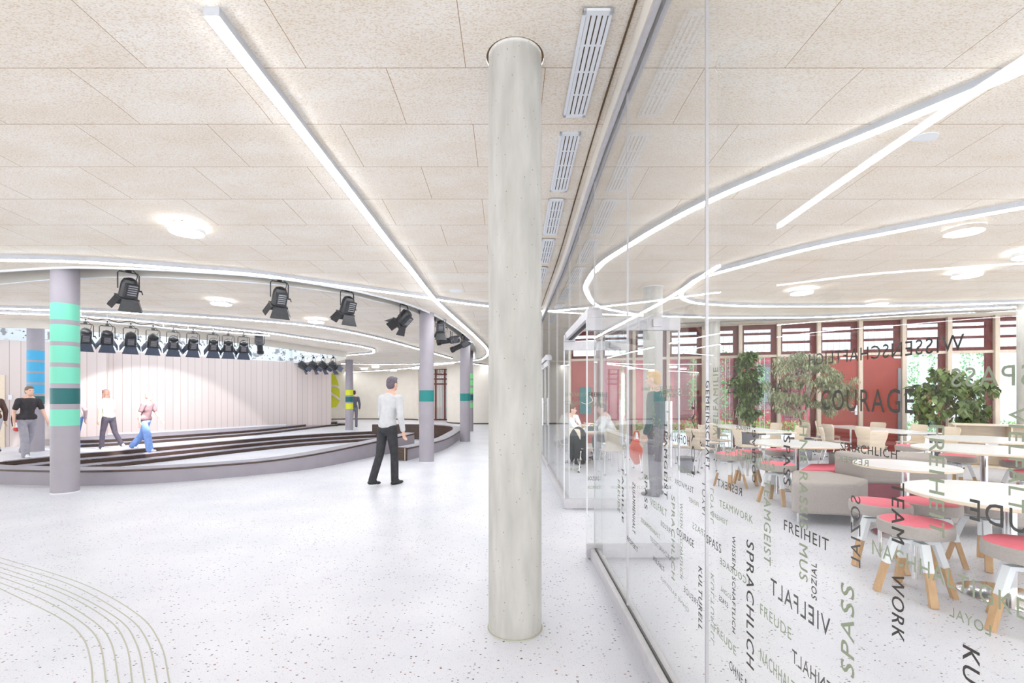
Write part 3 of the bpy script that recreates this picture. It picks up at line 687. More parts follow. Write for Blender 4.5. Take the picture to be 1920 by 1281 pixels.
def hw(s, ul, ur, vb, hpx, k='d', mir=False):   # horizontal word: left/right px, baseline v and cap height px at the left end
    Ya, Yb = gy_(ul), gy_(ur); z = gz_(ul, vb); h = hpx*Ya/F
    O, A_ = ((GX, Ya, z), (0, Yb-Ya, 0)) if not mir else ((GX, Yb, z), (0, Ya-Yb, 0))
    put(s, O, A_, (0, 0, h), k, (Ya+Yb)/2, mir)
def vw(s, ul, ur, v0, v1, k='d', mode='down', mir=False):   # vertical word between rows v0 (top) and v1 (bottom)
    Ya, Yb = gy_(ul), gy_(ur); Ym = (Ya+Yb)/2; um = GX*F/Ym+CU; z0, z1 = gz_(um, v0), gz_(um, v1)
    right = (0, Yb-Ya, 0); left = (0, Ya-Yb, 0)
    if mode == 'down': O, A_, B_ = ((GX, Ya, z0), (0, 0, z1-z0), right) if not mir else ((GX, Yb, z0), (0, 0, z1-z0), left)
    else: O, A_, B_ = ((GX, Yb, z1), (0, 0, z0-z1), left) if not mir else ((GX, Ya, z1), (0, 0, z0-z1), right)
    put(s, O, A_, B_, k, Ym, mir)
def put(s, O, A_, B_, k, Ym, mir):
    par = [p for p in panels if p[0] <= Ym < p[1]][0][2]
    word(s, O, A_, B_, M['dark_text' if k == 'd' else 'green_text'], par, (.0075 if mir else -.0075, 0, 0))
for a in [('WISSENSCHAFTLICH', 1511, 1800, 686, 21, 'd', True), ('COURAGE', 1545, 1722, 768.5, 37, 'd'), ('SPASS', 1775, 1930, 726, 35, 'g', True), ('ZUSAMMEN', 1368, 1434, 738, 17, 'd'), ('HALT', 1452, 1491, 736.5, 21, 'd'),
          ('SOZIAL', 1357, 1395, 785, 16, 'g'), ('FREUDE', 1376, 1402, 805, 9, 'd', True), ('SPRACHLICH', 1582, 1689, 844, 15, 'd'), ('RESPEKT', 1555, 1622, 862, 11, 'g', True), ('FREUDE', 1809, 2040, 974, 39, 'd', True),
          ('FREIHEIT', 1475, 1560, 994, 20, 'd'), ('NACHHALTIGKEIT', 1642, 1990, 1039, 28, 'g'), ('VIELFALT', 1440, 1551, 1113, 30, 'd', True), ('FREUDE', 1430, 1489, 1151, 20, 'g'), ('NACHHALTIGKEIT', 1430, 1545, 1240, 25, 'g'),
          ('ZUSAMMENHALT', 1480, 1660, 1241, 25, 'd', True), ('TEAMWORK', 1353, 1416, 950, 13, 'g'), ('FREIHEIT', 1341, 1368, 970, 9, 'g'), ('RESPEKT', 1341, 1387, 911, 14, 'd', True), ('SPASS', 1328, 1356, 1018, 16, 'd'),
          ('COURAGE', 1346, 1395, 1057, 12, 'g', True), ('SOZIAL', 1347, 1367, 1107, 8, 'g', True), ('SPASS', 1344, 1361, 1125, 10, 'd', True), ('FREUDE', 1343, 1384, 1184, 15, 'g'), ('OHNE RASSISMUS', 1372, 1455, 1255, 18, 'd'),
          ('LOYAL', 1772, 1849, 1155, 19, 'g', True), ('TEAMWORK', 1262, 1297, 907, 10, 'd', True), ('RESPEKT', 1275, 1306, 883, 11, 'g'), ('FREIHEIT', 1288, 1306, 940, 8, 'g', True), ('VIELFALT', 1222, 1253, 947, 13, 'g'),
          ('FREUDE', 1236, 1256, 985, 9, 'd', True), ('COURAGE', 1272, 1304, 1002, 13, 'd'), ('SPASS', 1295, 1320, 991, 12, 'g', True), ('FREUDE', 1279, 1305, 1109, 11, 'd', True), ('OHNE RASSISMUS', 1236, 1288, 1086, 7, 'g', True),
          ('VIELFALT', 1227, 1248, 1050, 9, 'd'), ('NACHHALTIGKEIT', 1216, 1256, 1013, 9, 'd', True), ('ZUSAMMENHALT', 1204, 1240, 978, 8, 'g'), ('RESPEKT', 1178, 1198, 1013, 9, 'd'), ('HOFFNUNG', 1364, 1457, 857, 20, 'g'),
          ('HOFFNUNG', 1246, 1290, 824, 15, 'd', True), ('ZUSAMMEN', 1236, 1288, 742, 12, 'g', True), ('OHNE RASSISMUS', 1205, 1262, 733, 6, 'g'), ('FREUDE', 1240, 1270, 745, 6, 'g')]: hw(*a)
for a in [('SPRACHLICH', 1404, 1418, 1015, 1251, 'd'), ('SPASS', 1583, 1608, 1096, 1265, 'g', 'up'), ('SOZIAL', 1527, 1537, 1055, 1124, 'd', 'up'), ('SOZIAL', 1589, 1607, 930, 1062, 'd', 'down', True), ('TEAM', 1679, 1703, 904, 1018, 'd'), ('WORK', 1679, 1703, 1077, 1200, 'd'),
          ('KULTURELL', 1813, 1846, 1216, 1500, 'd'), ('FREIHEIT', 1750, 1779, 797, 1005, 'g'), ('VIELFALT', 1900, 1930, 765, 960, 'g'), ('OHNE RASSIS  MUS', 1504, 1520, 767, 1089, 'g'), ('SPASS', 1474, 1487, 817, 910, 'd'),
          ('TEAMGEIST', 1437, 1450, 900, 1058, 'g'), ('GEMEINSCHAFT', 1327, 1334, 714, 880, 'd'), ('VIELFAMILIE', 1341, 1350, 689, 817, 'g', 'up'), ('WISSEN  SCHAFTLICH', 1377, 1383, 1005, 1187, 'd'), ('COURAGE', 1415, 1421, 793, 905, 'd', 'up'),
          ('SPRACHLICH', 1262, 1268, 930, 1087, 'g'), ('KULTURELL', 1313, 1320, 1064, 1182, 'd'), ('KULTURELL', 1329, 1335, 1077, 1208, 'g', 'down', True), ('LOYAL', 1313, 1320, 907, 972, 'd', 'down', True), ('LOYAL', 1328, 1334, 916, 981, 'g', 'down', True),
          ('SPASS', 1211, 1216, 890, 955, 'd'), ('TEAMGEIST', 1248, 1254, 790, 935, 'd', 'down'), ('SPASS', 1236, 1241, 785, 840, 'g', 'up'), ('WISSEN', 1278, 1283, 944, 990, 'g'), ('SCHAFTLICH', 1278, 1283, 1010, 1085, 'g'),
          ('VIELFALT', 1227, 1231, 760, 860, 'g'), ('LOYAL', 1300, 1306, 750, 890, 'd', 'up'), ('ZUSAMMENHALT', 1188, 1193, 905, 1000, 'd'), ('FREUDE', 1160, 1164, 900, 960, 'g'), ('FAMILIE', 1168, 1171, 880, 980, 'd')]: vw(*a)
for s, x0, x1, z, h, k, L_ in (('SOZIAL', .01, .12, .72, .035, 'd', leafA), ('RESPEKT', .01, .13, .64, .03, 'g', leafA), ('WISSENSCHAFTLICH', .22, .56, .64, .03, 'g', leafA), ('NACHHALTIGKEIT', .48, .78, .72, .03, 'g', leafA), ('COURAGE', .62, .78, .64, .03, 'd', leafA),
                          ('FREIHEIT', .02, .20, 1.49, .04, 'd', leafA), ('FAMILIE', .02, .20, 1.40, .04, 'g', leafA), ('OHNE RASSISMUS', .01, .36, 1.49, .05, 'g', leafB), ('COURAGE', .01, .22, 1.38, .05, 'g', leafB), ('NACHHALTIGKEIT', .0, .36, .60, .05, 'd', leafB), ('COURAGE', .0, .2, .50, .04, 'g', leafB)):
    lo = Vector(L_.location); word(s, (lo.x+x0, lo.y, z), (x1-x0, 0, 0), (0, 0, h), M['dark_text' if k == 'd' else 'green_text'], L_, (0, -.0075, 0))

# ------------------------------------------------------------------ window wall of the cafeteria
wa = math.atan(-.281); wu = Vector((math.cos(wa), math.sin(wa))); wx0 = 1.80; wo = Vector((wx0, 14.68-.281*wx0))
def wt(X): return (X-wx0)/math.cos(wa)
ZT, ZH = 2.58, 3.44
mull = [2.76+.911*k for k in range(-1, 15)]
mull = [m_ for m_ in mull if m_ < 15.3]
win = 1
for i in range(len(mull)-1):
    a, b = wt(mull[i]), wt(mull[i+1]); W_ = b-a; p = wo+wu*a
    isdoor = 7.9 < mull[i] < 9.4
    g = emp('window_%d' % win, (p.x, p.y, 0), wa); win += 1; struct(g)
    mb = MB().box((-.045, -.10, 0), (.045, .06, 3.6)).box((.045, -.05, ZT-.035), (W_-.045, .05, ZT+.035)).box((.045, -.05, ZH), (W_-.045, .05, 3.6))
    if not isdoor: mb.box((.045, -.05, 0), (W_-.045, .05, .06))
    mb.build('window_frame', M['mullion'], g, bev=.004)
    mb = MB().box((.045, 0, ZT+.035), (W_-.045, .08, ZT+.12)).box((.045, 0, ZH-.12), (W_-.045, .08, ZH)).box((.045, 0, ZT+.12), (.10, .08, ZH-.12)).box((W_-.17, 0, ZT+.12), (W_-.045, .08, ZH-.12))
    for z in (ZT+.37, ZT+.62): mb.box((.10, .01, z-.03), (W_-.17, .07, z+.03))
    mb.build('upper_sash', M['redframe'], g)
    MB().box((.10, .035, ZT+.12), (W_-.17, .041, ZH-.12)).build('upper_pane', M['winglass'], g)
    if not isdoor:
        MB().box((W_-.17, 0, .06), (W_-.045, .08, ZT-.035)).build('opening_frame', M['redframe'], g)
        MB().box((.045, .03, .06), (W_-.17, .036, ZT-.035)).build('lower_pane', M['winglass'], g)
    if 0:
        pass
a = wt(mull[7]); p = wo+wu*a; dr = emp('door_2', (p.x, p.y, 0), wa); struct(dr)
W2 = wt(mull[9])-a
for k, (x0, x1) in enumerate(((.05, W2/2-.004), (W2/2+.004, W2-.05))):
    dl = MB().box((x0, -.03, 0.01), (x1, .03, ZT-.04)).build('door_leaf', M['reddoor'], dr, bev=.004)
    if k == 0: MB().box((W2/2-.12, -.05, 1.0), (W2/2-.06, -.03, 1.25)).bar((W2/2-.09, -.05, 1.08), (W2/2-.09, -.09, 1.08), .01).bar((W2/2-.09, -.09, 1.08), (W2/2-.22, -.09, 1.08), .01).build('door_handle', M['metal'], dl)
    MB().box((x1-.16 if k else x1-.45, -.07, ZT-.13), (x1-.02 if k else x1-.12, -.03, ZT-.08)).build('door_closer', M['trim'], dl)
MB().box((W2-.12, -.06, .1), (W2-.05, -.03, 2.2)).build('hinge_post', M['pot'], dr)
# ceiling rail with dark openings above the windows
struct(MB().box((0, -.9, 0), (13.6, -.86, .02)).build('trim_16', M['pot'], loc=None))
tr = C.objects['trim_16']; tr.location = (wo.x, wo.y, 3.425); tr.rotation_euler = (0, 0, wa)

# ------------------------------------------------------------------ outdoors
struct(MB().prism([(3.6, 13.75), (15.8, 10.35), (16.5, 10.3), (40, 10), (40, 60), (3.6, 60)], -.12, -.05).build('ground', M['pave']))
fac = emp('red_building', (2.5, 21, -.05), 0, 'red clad building across the courtyard, seen through the cafeteria windows', 'building')
mb = MB().box((.9, 0, 0), (14.5, 4, 3.35)); mb.build('facade', M['facade'], fac)
mb = MB()
for k in range(46): mb.box((.95+k*.29, -.03, .0), (.95+k*.29+.03, 0, 3.35))
mb.build('cladding_batten', M['facade'], fac); fac_k = C.objects['cladding_batten']; fac_k['kind'] = 'stuff'
for x in (3.6, 5.9, 8.6, 10.9, 13.0):
    wnd = MB().box((x, -.06, .9), (x+1.2, .0, 3.0)).build('window_surround', M['facade2'], fac)
    MB().box((x+.12, -.08, 1.25), (x+1.08, -.06, 2.85)).build('pane', M['winpane'], wnd)
for x in (4.95, 7.2, 9.9, 12.2):
    mb = MB()
    for k in range(34): mb.box((x, -.07, .5+k*.08), (x+.85, -.02, .53+k*.08))
    mb.build('shutter', M['facade2'], fac)
up = emp('slatted_upper_facade', (0, 20, 3.3), 0, 'pale vertically slatted upper storey beyond the courtyard', 'facade')
MB().box((4, .25, .2), (17, .5, 7)).build('backing', M['trim'], up)
mb = MB(); 
for k in range(52):
    if random.random() < .85: mb.box((4+k*.25, 0, 0), (4+k*.25+random.choice((.05, .08, .12)), .06, 7))
o = mb.build('slat', M['white_slat'], up); o['kind'] = 'stuff'
sd = emp('pale_side_building', (17.5, 14.5, 0), 0, 'very pale slatted wall at the right of the courtyard', 'facade')
MB().box((0, 6, 0), (12, 6.3, 8)).build('wall_body', M['trim'], sd)
mb = MB()
for k in range(48): mb.box((k*.25, 5.9, 0), (k*.25+.05, 5.95, 8))
o = mb.build('slat', M['white_slat'], sd); o['kind'] = 'stuff'

# ------------------------------------------------------------------ plants
CL = []
def leaves(n, fn, size, seed, droop=.5, aspect=.38):
    rnd = random.Random(seed); mb = MB()
    for _ in range(n):
        c = Vector(fn(rnd)); s = size*rnd.uniform(.6, 1.25)
        d = Vector((rnd.uniform(-1, 1), rnd.uniform(-1, 1), rnd.uniform(-1, .5)-droop)).normalized()
        x = d.cross(Vector((rnd.uniform(-.4, .4), rnd.uniform(-.4, .4), 1))).normalized(); nrm = x.cross(d)
        mb.add([c, c+d*s*.4+x*s*aspect*.55+nrm*s*.07, c+d*s*.45, c+d*s*.4-x*s*aspect*.55+nrm*s*.07, c+d*s-nrm*s*.12], [(0, 1, 4, 2), (0, 2, 4, 3)])
    return mb
def blob(rnd, blobs):
    c, r = rnd.choice(CL)
    while True:
        v = Vector((rnd.uniform(-1, 1), rnd.uniform(-1, 1), rnd.uniform(-1, 1)))
        if .35 < v.length < 1: break
    return (c[0]+v.x*r[0], c[1]+v.y*r[1], c[2]+v.z*r[2])
def plant(X, Y, label, trunk, blobs, n, size, lm, seed, potr=.28, poth=.5, droop=.5, aspect=.38):
    g = emp('potted_plant', (X, Y, 0), 0, label, 'plant')
    MB().lathe([(potr*.8, 0), (potr, poth), (potr*.92, poth), (potr*.92, poth-.04)], n=28).build('planter', M['pot'], g, sm=40)
    MB().lathe([(potr*.9, poth-.06), (potr*.9, poth-.035)], n=24).build('soil', M['soil'], g)
    mb = MB()
    for t_ in trunk: mb.tube(spline(t_, 5), [.028*(1-.6*i/(len(spline(t_, 5))-1)) for i in range(len(spline(t_, 5)))], 7)
    mb.build('trunk', M['bark'], g, sm=60)
    rr = random.Random(seed*11); CL.clear()
    for c_, r_ in blobs:
        for _ in range(int(9+40*r_[0]*r_[2])):
            while True:
                q = Vector((rr.uniform(-1, 1), rr.uniform(-1, 1), rr.uniform(-1, 1)))
                if q.length < 1: break
            k_ = rr.uniform(.10, .19); CL.append(((c_[0]+q.x*r_[0]*1.05, c_[1]+q.y*r_[1], c_[2]+q.z*r_[2]*1.1), (k_, k_, k_*.75)))
    leaves(n, lambda r: blob(r, blobs), size, seed, droop, aspect).build('foliage', M[lm], g)
plant((1402-CU)/F*12.4, 12.4, 'tall narrow umbrella plant by the windows, left of the bushy weeping fig', [[(0, 0, .4), (.03, 0, 1.1), (0, 0, 2.3)], [(.02, 0, .4), (-.06, 0, 1.0), (-.1, .1, 1.9)], [(-.02, 0, .4), (.1, 0, 1.2), (.16, 0, 2.0)]],
      [((0, 0, 2.2), (.26, .25, .3)), ((-.1, 0, 1.75), (.26, .24, .33)), ((.1, 0, 1.6), (.24, .22, .3)), ((.05, 0, 1.2), (.2, .2, .28)), ((0, 0, 2.5), (.15, .15, .12))], 2600, .16, 'leaf', 3, droop=.4, aspect=.5)
plant((1500-CU)/F*10.9, 10.9, 'large bushy weeping fig with pale drooping leaves in front of the windows', [[(0, 0, .4), (.02, 0, 1.1), (-.03, 0, 1.9)], [(.0, 0, .9), (.3, 0, 1.5), (.6, 0, 2.0)], [(0, 0, 1.0), (-.3, .1, 1.5), (-.5, 0, 1.9)]],
      [((0, 0, 2.1), (.62, .5, .35)), ((.75, 0, 2.05), (.55, .5, .38)), ((-.45, 0, 1.75), (.42, .4, .42)), ((.3, 0, 1.65), (.5, .5, .35)), ((.95, 0, 1.6), (.4, .4, .35)), ((-.25, 0, 1.35), (.3, .3, .25)), ((.85, 0, 1.3), (.35, .3, .2)), ((.2, 0, 2.35), (.5, .4, .15))], 5600, .105, 'leaf2', 4, droop=.9, aspect=.3)
plant((1772-CU)/F*10.7, 10.7, 'broad dark green rubber-leaved fig near the right end of the windows', [[(0, 0, .4), (-.1, 0, .8), (-.02, 0, 1.3), (.05, 0, 1.7)], [(-.05, 0, 1.1), (-.3, 0, 1.5), (-.4, 0, 1.7)], [(0, 0, 1.2), (.35, 0, 1.5), (.6, 0, 1.6)]],
      [((0, 0, 1.75), (.6, .45, .3)), ((-.4, 0, 1.55), (.32, .35, .32)), ((.5, 0, 1.6), (.38, .4, .32)), ((.1, 0, 1.4), (.5, .4, .25)), ((.62, 0, 1.2), (.28, .3, .2)), ((-.45, 0, 1.2), (.2, .25, .25)), ((-.35, 0, .98), (.12, .15, .14)), ((.55, 0, .98), (.3, .2, .1)), ((-.05, 0, 1.98), (.35, .3, .12))], 1700, .17, 'leaf', 5, droop=.6, aspect=.55)
for k, (u, lb) in enumerate(((1168, 'climbing plant on wires outside, behind the open glass doors'), (1300, 'climbing plant on wires outside, left of the window column'), (1360, 'climbing plant outside, just right of the window column'), (1425, 'climbing plant outside, between the umbrella plant and the fig'), (1712, 'climbing plant outside, just right of the red doors'), (1750, 'climbing plant outside, behind the left side of the right hand fig'), (1810, 'climbing plant outside, behind the right hand fig'), (1842, 'climbing plant outside, right of the right hand fig'), )):
    Y = 15.6; g = emp('climbing_plant', ((u-CU)/F*Y, Y, -.05), 0, lb, 'climbing plant', 'climbing plants outside the cafeteria windows')
    MB().bar((0, 0, 0), (0, 0, 4.6), .01, n=6).bar((.15, 0, 0), (.15, 0, 4.6), .006, n=5).build('support_wire', M['metal'], g)
    leaves(340, lambda r: (r.gauss(0, .075)+.05*math.sin(k*2+3*r.random()), r.gauss(0, .1), min(2.95, abs(r.gauss(2.0, .75)))+r.uniform(-.1, .1)), .09, 40+k, .2, .7).build('foliage', M['climber'], g)
hg = tag(leaves(5200, lambda r: (r.uniform(0, 19), r.gauss(0, .25), r.uniform(-.05, .38)), .13, 77, -.8, .4).build('low_planting', M['hedge']), 'low green planting at the foot of the red building', 'planting', kind='stuff'); hg.location = (3, 19.6, 0)

# ------------------------------------------------------------------ stage lights
def yoke(mb, w_, drop):
    mb.tube([(-w_, 0, -drop), (-w_, 0, -.05), (-w_+.02, 0, -.02), (w_-.02, 0, -.02), (w_, 0, -.05), (w_, 0, -drop)], .009, 6)
def fres(loc, rz, pitch, label, s=1.0, roll=0, up=.09, flapm='flap', group='theatre spotlights with barn doors'):
    g = emp('stage_spotlight', loc, rz, label, 'spotlight', group); g.scale = (s, s, s)
    mb = MB(); yoke(mb, .14, .29); mb.bar((.13, 0, -.29), (.175, 0, -.29), .014).bar((.175, 0, -.29), (.19, 0, -.34), .008); mb.build('yoke', M['black'], g, sm=50)
    MB().box((-.03, -.03, -.02), (.03, .03, .03)).bar((0, 0, .02), (0, 0, up), .012).box((-.012, -.04, .06), (.012, .04, .10)).build('clamp', M['black'], g)
    MB().tube(spline([(.03, .0, .05), (.1, -.03, -.04), (.07, -.08, -.15), (.03, -.1, -.24)], 5), .006, 6).build('cable', M['cable'], g)
    R = Matrix.Translation((0, 0, -.29)) @ Matrix.Rotation(-pitch, 4, 'X')
    def T(mb):
        mb.v = [tuple(R @ Vector(v)) for v in mb.v]; return mb
    Ry = Matrix.Rotation(-PI/2, 4, 'X')
    mb = MB().lathe([(.03, -.19), (.085, -.165), (.11, -.11), (.115, .02), (.115, .12)], n=20, M=Ry)
    mb.box((-.085, -.12, -.14), (.085, .10, -.07)).box((-.03, -.14, .10), (.03, .06, .125))
    T(mb).build('lamp_body', M['black'], g, sm=40)
    mb = MB()
    for k in range(5): mb.box((-.06, -.10+k*.035, -.146), (.06, -.085+k*.035, -.139))
    T(mb).build('vent_ribs', M['pot'], g)
    T(MB().lathe([(.10, .105), (.08, .118), (.0, .128)], n=20, M=Ry)).build('lens', M['lens'], g, sm=60)
    T(MB().box((-.125, .12, -.125), (.125, .135, .125))).build('front_frame', M['black'], g)
    for k in range(4):
        Q = Matrix.Rotation(k*PI/2, 4, 'Y'); w1, w2, L_ = .105, (.16 if k % 2 == 0 else .10), .17
        vs = [Q @ Vector(v) for v in ((-w1, .135, .12), (w1, .135, .12), (w2, .135+L_, .20), (-w2, .135+L_, .20))]
        vs += [Q @ (Vector(v)+Vector((0, .0, .005))) for v in ((-w1, .135, .12), (w1, .135, .12), (w2, .135+L_, .20), (-w2, .135+L_, .20))]
        T(MB().add(vs, [(0, 1, 2, 3), (7, 6, 5, 4), (0, 4, 5, 1), (1, 5, 6, 2), (2, 6, 7, 3), (3, 7, 4, 0)])).build('barn_door', M[flapm], g)
    return g
def mid(u, v, dz=.02):   # hanging point inside the slot
    return (*ce(u, v), )
NEAR = [(241, 503, 1.15, 1.05, 'black spotlight with barn doors hanging nearest the mint banded column'), (524, 521, 1.05, .75, 'black spotlight with barn doors hanging second from the left under the near slot'), (651, 540, 1.15, .95, 'black spotlight hanging third under the near slot, doors half closed'), (757, 566, .75, 1.25, 'black spotlight hanging just left of the single teal banded column')]
for (u, v, pt, rz, lb) in NEAR:
    X, Y = ce(u, v, -.0); Y += .22; X = (u-CU)/F*Y
    fres((X, Y, H0+(CV-v)*Y/F-.05), rz, pt, lb, up=.36, flapm='black')
ct = [(160, 601), (201, 605), (245, 609), (287, 613), (325, 617), (362, 619.5), (400, 622), (428, 624), (457, 626.5)]
words_ = ['first', 'second', 'third', 'fourth', 'fifth', 'sixth', 'seventh', 'eighth', 'ninth']
RZ = 3.14; railpts = []
s0 = None
for i, (u, v) in enumerate(ct):
    Y = F*(RZ-H0)/(CV-v); X = (u-CU)/F*Y; railpts.append((X, Y))
    lb = 'black spotlight with blue-grey barn doors on the long rail, %s from the left' % words_[i]
    if s0 is None: s0 = fres((X, Y, RZ-.06), .85, .80, lb, .95, group='spotlights on the long curved rail')
    else: dup(s0, (X, Y, RZ-.06), .85-.035*i+random.uniform(-.1, .1), lb)
def fix(u, v): Y = F*(RZ-H0)/(CV-v); return ((u-CU)/F*Y, Y)
rp = [fix(100, 597), fix(130, 599)]+railpts+[fix(490, 629), fix(505, 630.5)]
rl = emp('lighting_rail', (0, 0, 0), 0, 'long curved rail with black cable carrying the row of nine spotlights', 'rail')
MB().tube([(p[0], p[1], RZ) for p in spline(rp, 4)], .022, 8).build('tube', M['ltgrey'], rl, sm=50)
cb = spline([(p[0], p[1]-.02, RZ+.05+.025*(-1)**i) for i, p in enumerate(spline(rp, 2))], 3)
MB().tube(cb, .009, 6).build('cable', M['cable'], rl)
for i, p in enumerate(spline(rp, 4)[2::5]): MB().bar((p[0], p[1], RZ), (p[0], p[1], zc(p[0], p[1])), .008, n=6).build('drop_rod', M['ltgrey'], rl)
def profile(loc, rz, pitch, label, L_=.5, group='long profile spotlights'):
    g = emp('profile_spotlight', loc, rz, label, 'spotlight', group)
    mb = MB(); yoke(mb, .12, .3); mb.build('yoke', M['black'], g, sm=50)
    MB().box((-.03, -.03, -.02), (.03, .03, .03)).bar((0, 0, 0), (0, 0, .1), .012).build('clamp', M['black'], g)
    R = Matrix.Translation((0, 0, -.3)) @ Matrix.Rotation(-pitch, 4, 'X'); Ry = Matrix.Rotation(-PI/2, 4, 'X')
    def T(mb): mb.v = [tuple(R @ Vector(v)) for v in mb.v]; return mb
    T(MB().lathe([(.05, -.26), (.1, -.22), (.105, .02), (.075, .05), (.075, L_*.6), (.09, L_*.62), (.09, L_*.8)], n=18, M=Ry)).build('lamp_body', M['black'], g, sm=40)
    T(MB().lathe([(.0, L_*.795), (.08, L_*.81)], n=18, M=Ry)).build('lens', M['lens'], g)
    mb = MB()
    for k in range(6): mb.lathe([(.108, -.2+k*.035), (.108, -.19+k*.035)], n=18, M=Ry)
    T(mb).build('cooling_fins', M['pot'], g)
    return g
def hang(u, v, dY=.2):
    X, Y = ce(u, v); Y += dY; return ((u-CU)/F*Y, Y, H0+(CV-v)*Y/F)
fres(hang(826, 594, .3), .2, 1.3, 'black spotlight pointing down, right of the single teal banded column', .9, flapm='black')
profile(hang(846, 618, .3), 1.5, .15, 'long black profile spotlight pointing left, upper one of the crossed pair')
profile(hang(868, 628, .3), 1.35, .4, 'long black profile spotlight tilted down left, lower one of the crossed pair')
profile(hang(487, 625, .0), .3, 1.2, 'small black moving lamp at the right end of the long rail', .35)
for i, u in enumerate((568, 588, 606, 625)):
    Y = 17.6; fres(((u-CU)/F*Y, Y, H0+(CV-671)*Y/F), -.9+.1*i, .6, 'far black spotlight of the group left of the yellow banded column, %s from the left' % words_[i], 1.0, group='group of four far spotlights')
fr = emp('lighting_rail', (0, 0, 0), 0, 'short rail carrying the four far spotlights', 'rail')
MB().tube([((558-CU)/F*17.6, 17.6, H0+(CV-670)*17.6/F+.06), ((632-CU)/F*17.6, 17.6, H0+(CV-670)*17.6/F+.06)], .02).build('tube', M['ltgrey'], fr)
for u in (562, 628): MB().bar(((u-CU)/F*17.6, 17.6, H0+(CV-670)*17.6/F+.06), ((u-CU)/F*17.6, 17.6, 3.2), .008, n=6).build('drop_rod', M['ltgrey'], fr)

def spot(loc, tgt, e, size, blend=.35, col=(1, .97, .98), r=.1):
    l = bpy.data.lights.new('stage_beam', 'SPOT'); l.energy = e; l.spot_size = size; l.spot_blend = blend; l.color = col; l.shadow_soft_size = r
    o = bpy.data.objects.new('stage_beam', l); C.objects.link(o); o.location = loc; o.rotation_euler = (Vector(tgt)-Vector(loc)).to_track_quat('-Z', 'Y').to_euler(); return o
spot((-8.85, 11.8, 2.45), (-12.9, 16.6, -1.2), 600, 1.10, .12)

# ------------------------------------------------------------------ furniture
def round_table(X, Y, r, z, label, rz=0):
    g = emp('round_table', (X, Y, 0), rz, label, 'table')
    MB().lathe([(r-.004, z-.028), (r, z-.024), (r, z-.004)], n=72).build('edge_band', M['oak'], g, sm=40)
    MB().lathe([(r-.002, z-.005), (r-.006, z)], n=72).build('tabletop', M['tabletop'], g, sm=40)
    MB().lathe([(.04, .02), (.04, z-.03)], n=24).build('pedestal', M['chrome'], g, sm=40)
    MB().lathe([(.29, 0), (.29, .008), (.2, .022), (.05, .035)], n=48).build('base_plate', M['chrome'], g, sm=30)
    MB().box((-.2, -.03, z-.045), (.2, .03, z-.028)).box((-.03, -.2, z-.045), (.03, .2, z-.028)).build('bracket', M['black'], g)
round_table(3.72, 3.45, .62, .765, 'round white table at the right edge, nearest the glass wall')
round_table(4.22, 4.95, .45, .765, 'small round white table in front of the taupe bench backrest')
round_table(4.55, 7.35, .66, .75, 'round white table between the far stools and the long tables')
round_table(6.6, 6.45, .78, .76, 'round white table behind the nearest one, at the right edge')
round_table(8.15, 7.95, .78, .76, 'round white table in front of the low shelf cabinet')
st0 = None
def stool(X, Y, rz, label):
    global st0
    if st0: return dup(st0, (X, Y, 0), rz, label)
    g = st0 = emp('stool', (X, Y, 0), rz, label, 'stool', 'swivel stools with coral pink seats')
    r = .225; zt_ = .56
    MB().lathe([(r-.03, zt_-.105), (r, zt_-.095), (r+.004, zt_-.05), (r, zt_-.012), (r-.02, zt_-.002)], n=48).build('seat_side', M['beige'], g, sm=50)
    MB().lathe([(r-.012, zt_-.006), (r-.02, zt_), (.1, zt_+.008), (.0, zt_+.009)], n=48).build('seat_top', M['pink'], g, sm=60)
    MB().lathe([(.016, .12), (.016, zt_-.12), (.06, zt_-.115), (.08, zt_-.104)], n=16).build('swivel_post', M['chrome'], g, sm=40)
    MB().lathe([(.05, .40), (.055, .405), (.055, .42), (.03, .43)], n=16).build('hub', M['whitemetal'], g, sm=40)
    for k in range(4):
        a = PI/4+k*PI/2; c_, s_ = math.cos(a), math.sin(a)
        mb = MB().beam((c_*.02, s_*.02, .40), (c_*.135, s_*.135, .405), .07, .03, w2=.055)
        mb.beam((c_*.125, s_*.125, .415), (c_*.185, s_*.185, .225), .055, .042, up=(c_, s_, 0)); lg = mb.build('leg', M['whitemetal'], g, bev=.004)
        MB().beam((c_*.183, s_*.183, .235), (c_*.245, s_*.245, 0), .050, .036, up=(c_, s_, 0)).build('wooden_foot', M['legwood'], lg, bev=.003)
    return g
for a in [((1715-CU)/F*3.5, 3.5, .5, 'stool with coral seat nearest the glass, in the middle of the three close ones'), (3.29, 4.12, .9, 'stool with coral seat behind the middle stool, on its left'), (3.75, 4.15, .2, 'stool with coral seat behind the middle stool, on its right'),
          (4.22, 4.12, .1, 'stool with coral seat half hidden under the nearest round table'), (3.31, 2.95, .75, 'stool with coral seat cut by the right edge of the picture'), (3.62, 7.6, .3, 'far stool left of the round table, nearest to the window column'), (4.08, 7.95, .9, 'far stool behind the left side of the far round table'),
          (4.72, 8.1, .4, 'far stool hidden behind the far round table'), (3.75, 6.5, .6, 'stool between the open glass door and the taupe bench'), (7.15, 7.4, .2, 'stool with visible white frame behind the right hand round tables'), (7.6, 8.8, .5, 'stool behind the taupe backrest, near the end of the long table'),
          (6.5, 5.72, .5, 'stool pulled up to the second right hand round table'), (7.4, 6.7, .1, 'stool at the right edge behind the second round table')]:
    stool(a[0], a[1], a[2], a[3])
